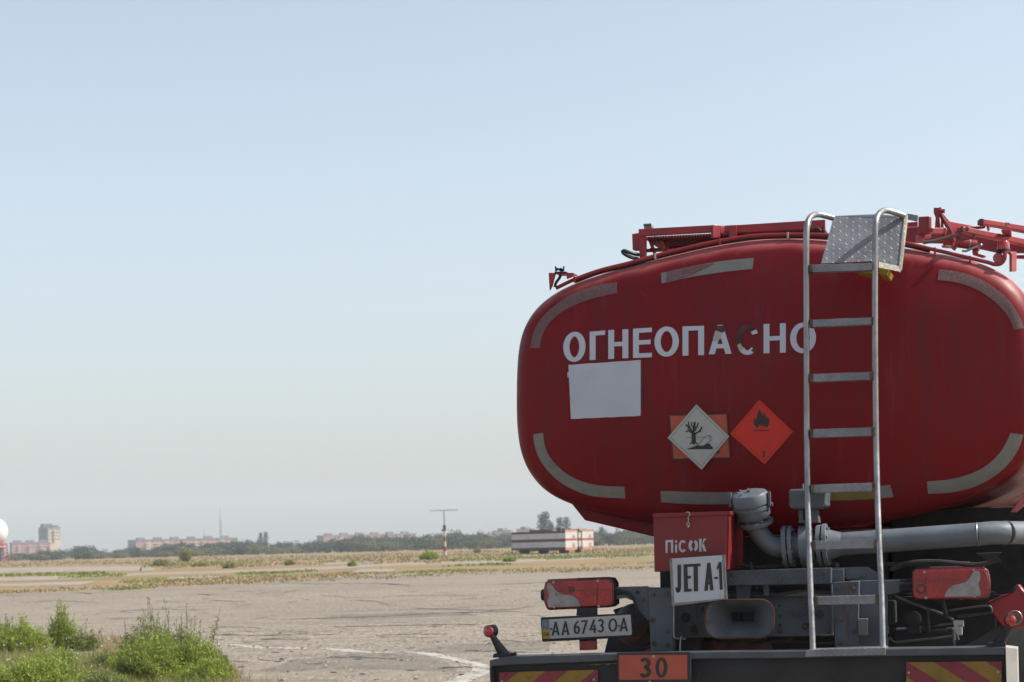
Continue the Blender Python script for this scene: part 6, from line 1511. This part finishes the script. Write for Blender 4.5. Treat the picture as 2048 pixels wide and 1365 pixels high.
for yc in (1.35, 2.7, 5.6):
    for s in (-1, 1):
        x0 = XC + s*.58; x1 = XC + s*1.12
        w_ = MB()
        for (a, b_) in ((x0, x0+s*.25), (x0+s*.29, x1)):
            w_.lathe(Vector((a, yc, .48)), (s, 0, 0), [(0, .30), (.01, .44), (.04, .475), (.21, .475), (.24, .44), (.25, .30)], 36)
        wo = part(w_, 'wheel', BLACK, bevel=0)
        mb = MB(); mb.lathe(Vector((x1-s*.06, yc, .48)), (s, 0, 0), [(0, .29), (.03, .28), (.035, .18), (.05, .12), (.07, .1)], 24); mb.build('rim', GREY, wo)
    mb = MB(); mb.cyl((XC-.9, yc, .48), (XC+.9, yc, .48), .08, n=16); mb.sphere((XC, yc, .48), .2, 16, 10); part(mb, 'axle', DARK, bevel=0)
for s in (-1, 1):
    mb = MB(); mb.box((XC + s*.42, 3.2, 1.02), (.08, 6.8, .26)); part(mb, 'chassis_rail', DARK, bevel=.004)
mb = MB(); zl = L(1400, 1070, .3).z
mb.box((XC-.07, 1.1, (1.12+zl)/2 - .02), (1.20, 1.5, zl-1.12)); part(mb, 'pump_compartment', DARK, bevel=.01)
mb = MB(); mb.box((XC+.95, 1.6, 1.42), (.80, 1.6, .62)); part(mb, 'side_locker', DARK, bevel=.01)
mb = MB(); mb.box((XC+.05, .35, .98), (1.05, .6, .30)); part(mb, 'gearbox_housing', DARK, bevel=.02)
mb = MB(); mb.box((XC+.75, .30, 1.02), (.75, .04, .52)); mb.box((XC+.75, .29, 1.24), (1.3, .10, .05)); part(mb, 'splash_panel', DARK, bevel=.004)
mb = MB(); mb.px([Z7(240, 470), Z7(890, 462), Z7(890, 492), Z7(240, 500)], -.1, -.04); mb.px([Z7(940, 400), Z7(1135, 392), Z7(1070, 462), Z7(1030, 462)], .05, .08); part(mb, 'upper_strut', mat('dusty_dark_paint', (.03, .027, .025), .7, 0, .3, 6), bevel=.003)
mb = MB()
mb.px([(1663, 1136), (1735, 1134), (1760, 1150), (1752, 1163), (1700, 1163)], -.36, -.34); mb.px([(1690, 1142), (1720, 1140), (1730, 1152), (1712, 1160), (1690, 1158)], -.37, -.36); part(mb, 'gusset', GREY, bevel=.003)
# lever, round cover and hoses between ladder and right lamp
mb = MB(); q = L(*Z7(468, 895), -.33); mb.lathe(q + Vector((0, .05, 0)), (0, -1, 0), [(0, .042), (.06, .044), (.075, .040), (.082, .028), (.084, .01)], 26); mb.px([Z7(425, 950), Z7(520, 945), Z7(524, 1000), Z7(430, 1004)], -.36, -.25); part(mb, 'brake_chamber', GREYD, bevel=.002)
mb = MB()
for pts_, r_ in (([(340, 720), (470, 775), (600, 822), (700, 860), (790, 912)], .0075), ([(300, 700), (420, 750), (560, 815)], .005), ([(660, 938), (720, 930), (790, 922)], .006), ([(290, 1030), (340, 1062), (450, 1052), (600, 1040), (780, 1016)], .006),
                 ([(740, 830), (900, 805), (1000, 795), (1045, 798), (1058, 820), (1050, 845), (960, 856), (800, 875)], .006)):
    mb.tube(smooth_path([L(*Z7(*p), -.40) for p in pts_], 5), r_, 7)
part(mb, 'brake_line', mat('dark_line', (.06, .058, .055), .4, .3, .3, 9), bevel=0)
mb = MB()
for pts_, r_ in (([(245, 710), (300, 690), (370, 680), (400, 640), (460, 620)], .008), ([(130, 905), (160, 860), (200, 800), (260, 740), (340, 690)], .010), ([(150, 790), (130, 830), (140, 880), (120, 910)], .007), ([(210, 700), (250, 720), (330, 700), (390, 660)], .006), ([(690, 750), (700, 800), (720, 870)], .012), ([(580, 830), (582, 900), (590, 1000)], .008)):
    mb.tube(smooth_path([L(*Z7(*p), -.42) for p in pts_], 5), r_, 8)
part(mb, 'hose_bundle', BLACK, bevel=0)
mb = MB(); mb.px([Z7(770, 905), Z7(800, 905), Z7(806, 950), Z7(838, 955), Z7(838, 1012), Z7(800, 1014), Z7(780, 960)], -.45, -.40); q = L(*Z7(835, 925), -.43); mb.cyl(q - Vector((.03, 0, 0)), q + Vector((.01, 0, 0)), .017, n=14); mb.tube([L(*Z7(790, 1012), -.43), L(*Z7(785, 1048), -.43)], .004, 6); mb.tube([L(*Z7(805, 1012), -.43), L(*Z7(815, 1048), -.43)], .004, 6); part(mb, 'lever_valve', PALE, bevel=.003)
mb = MB(); mb.px([Z7(705, 985), Z7(705, 975), Z7(722, 975), Z7(722, 992), Z7(716, 992), Z7(716, 982)], -.41, -.40); mb.px([Z7(620, 975), Z7(720, 970), Z7(720, 990), Z7(620, 1000)], -.38, -.35); mb.px([Z7(540, 950), Z7(780, 930), Z7(780, 950), Z7(540, 975)], -.36, -.34); part(mb, 'slack_adjuster', GREYD, bevel=.002)
mb = MB(); mb.px([Z7(840, 1098), Z7(1180, 905), Z7(1130, 1098)], -.12, -.10); part(mb, 'sheet_brace', mat('dusty_grey_sheet', (.035, .034, .033), .6, 0, .2, 4), bevel=.002)
mb = MB(); mb.px([Z6(300, 1040), Z6(560, 1020), Z6(620, 1130), Z6(50, 1130), Z6(90, 1060)], -.05, 0); part(mb, 'differential_cover', mat('rusty_red_casting', (.085, .03, .02), .8, 0, .4, 8, dirt=(.02, .02, .02), dt=(.45, .6), ds=10), bevel=.01)
mb = MB(); mb.beam(L(*Z6(712, 1068), -.2), L(*Z6(775, 1025), -.2), .012, .010); part(mb, 'rusty_rod', mat('rust', RUST), bevel=0)
mb = MB(); mb.tube(smooth_path([L(1500, 1290, -.15), L(1560, 1280, -.15), L(1640, 1284, -.15), L(1720, 1278, -.15), L(1800, 1270, -.15)], 5), .012, 8); part(mb, 'hose', BLACK, bevel=0)
for k, (x, y, yy) in enumerate([(1306, 1190, -.50), (1334, 1189, -.50), (1306, 1240, -.50), (1335, 1262, -.50), (1308, 1288, -.50), (1336, 1290, -.50), (1676, 1178, -.50), (1706, 1177, -.50), (1678, 1240, -.50), (1706, 1262, -.50), (1680, 1286, -.50), (1466, 1150, -.46), (1648, 1146, -.46), (1560, 1160, -.46), (1250, 1186, -.47), (1284, 1200, -.47), (1360, 1205, -.30), (1655, 1205, -.30), (1655, 1262, -.30), (1560, 1262, -.30), (1390, 1265, -.30)]):
    mb = MB(); q = L(x, y, yy); mb.cyl(q, q - Vector((0, .009, 0)), .0095, n=6); mb.cyl(q, q - Vector((0, .003, 0)), .014, n=14); part(mb, 'bolt', WELD if k % 3 else GREYL, bevel=.001)
CBL = mat('dusty_cable', (.035, .032, .030), .6, 0, .3, 9)
for pts_, yy, r_ in (([(1345, 1182), (1400, 1188), (1470, 1182), (1540, 1190), (1600, 1183), (1668, 1186)], -.37, .007), ([(1480, 1130), (1530, 1136), (1590, 1132), (1660, 1140), (1720, 1150), (1760, 1170)], -.25, .009), ([(1500, 1124), (1508, 1150), (1515, 1180)], -.33, .007), ([(1610, 1128), (1606, 1150), (1614, 1182)], -.33, .006),
                     ([(1780, 1140), (1820, 1126), (1880, 1124), (1950, 1130), (2000, 1120)], -.1, .012), ([(1740, 1160), (1750, 1200), (1744, 1250), (1752, 1290)], -.38, .007)):
    mb = MB(); mb.tube(smooth_path([L(x, y, yy) for x, y in pts_], 6), r_, 8); part(mb, 'cable', CBL, bevel=0)
for (x, y, yy, w_, h_) in ((1760, 1225, -.28, .16, .12), (1850, 1275, -.2, .30, .10), (1900, 1160, .1, .35, .14), (1600, 1150, -.1, .4, .12)):
    mb = MB(); q = L(x, y, yy); mb.box(q, (w_, .12, h_)); part(mb, 'small_housing', GREYD, bevel=.012)
# lower cab-ward mass so that nothing shows through under the tank
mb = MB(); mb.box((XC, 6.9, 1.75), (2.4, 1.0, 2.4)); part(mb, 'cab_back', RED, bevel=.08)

# ================================================================== AIR
hz = MB(); hz.box((0, 1200, 59), (7200, 7400, 120))
hzo = hz.build('haze', None, smooth=False) if False else None
me = bpy.data.meshes.new('haze'); me.from_pydata(hz.v, [], hz.f); me.update()
ho = bpy.data.objects.new('haze', me); col.objects.link(ho); tag(ho, kind='stuff')
hm = bpy.data.materials.new('haze_air'); hm.use_nodes = True; hn = hm.node_tree
for n_ in list(hn.nodes):
    if n_.type == 'BSDF_PRINCIPLED': hn.nodes.remove(n_)
pv = hn.nodes.new('ShaderNodeVolumePrincipled'); pv.inputs['Color'].default_value = (.83, .87, .91, 1); pv.inputs['Density'].default_value = .00024; pv.inputs['Anisotropy'].default_value = .0
hn.links.new(pv.outputs[0], [n_ for n_ in hn.nodes if n_.type == 'OUTPUT_MATERIAL'][0].inputs['Volume'])
me.materials.append(hm)
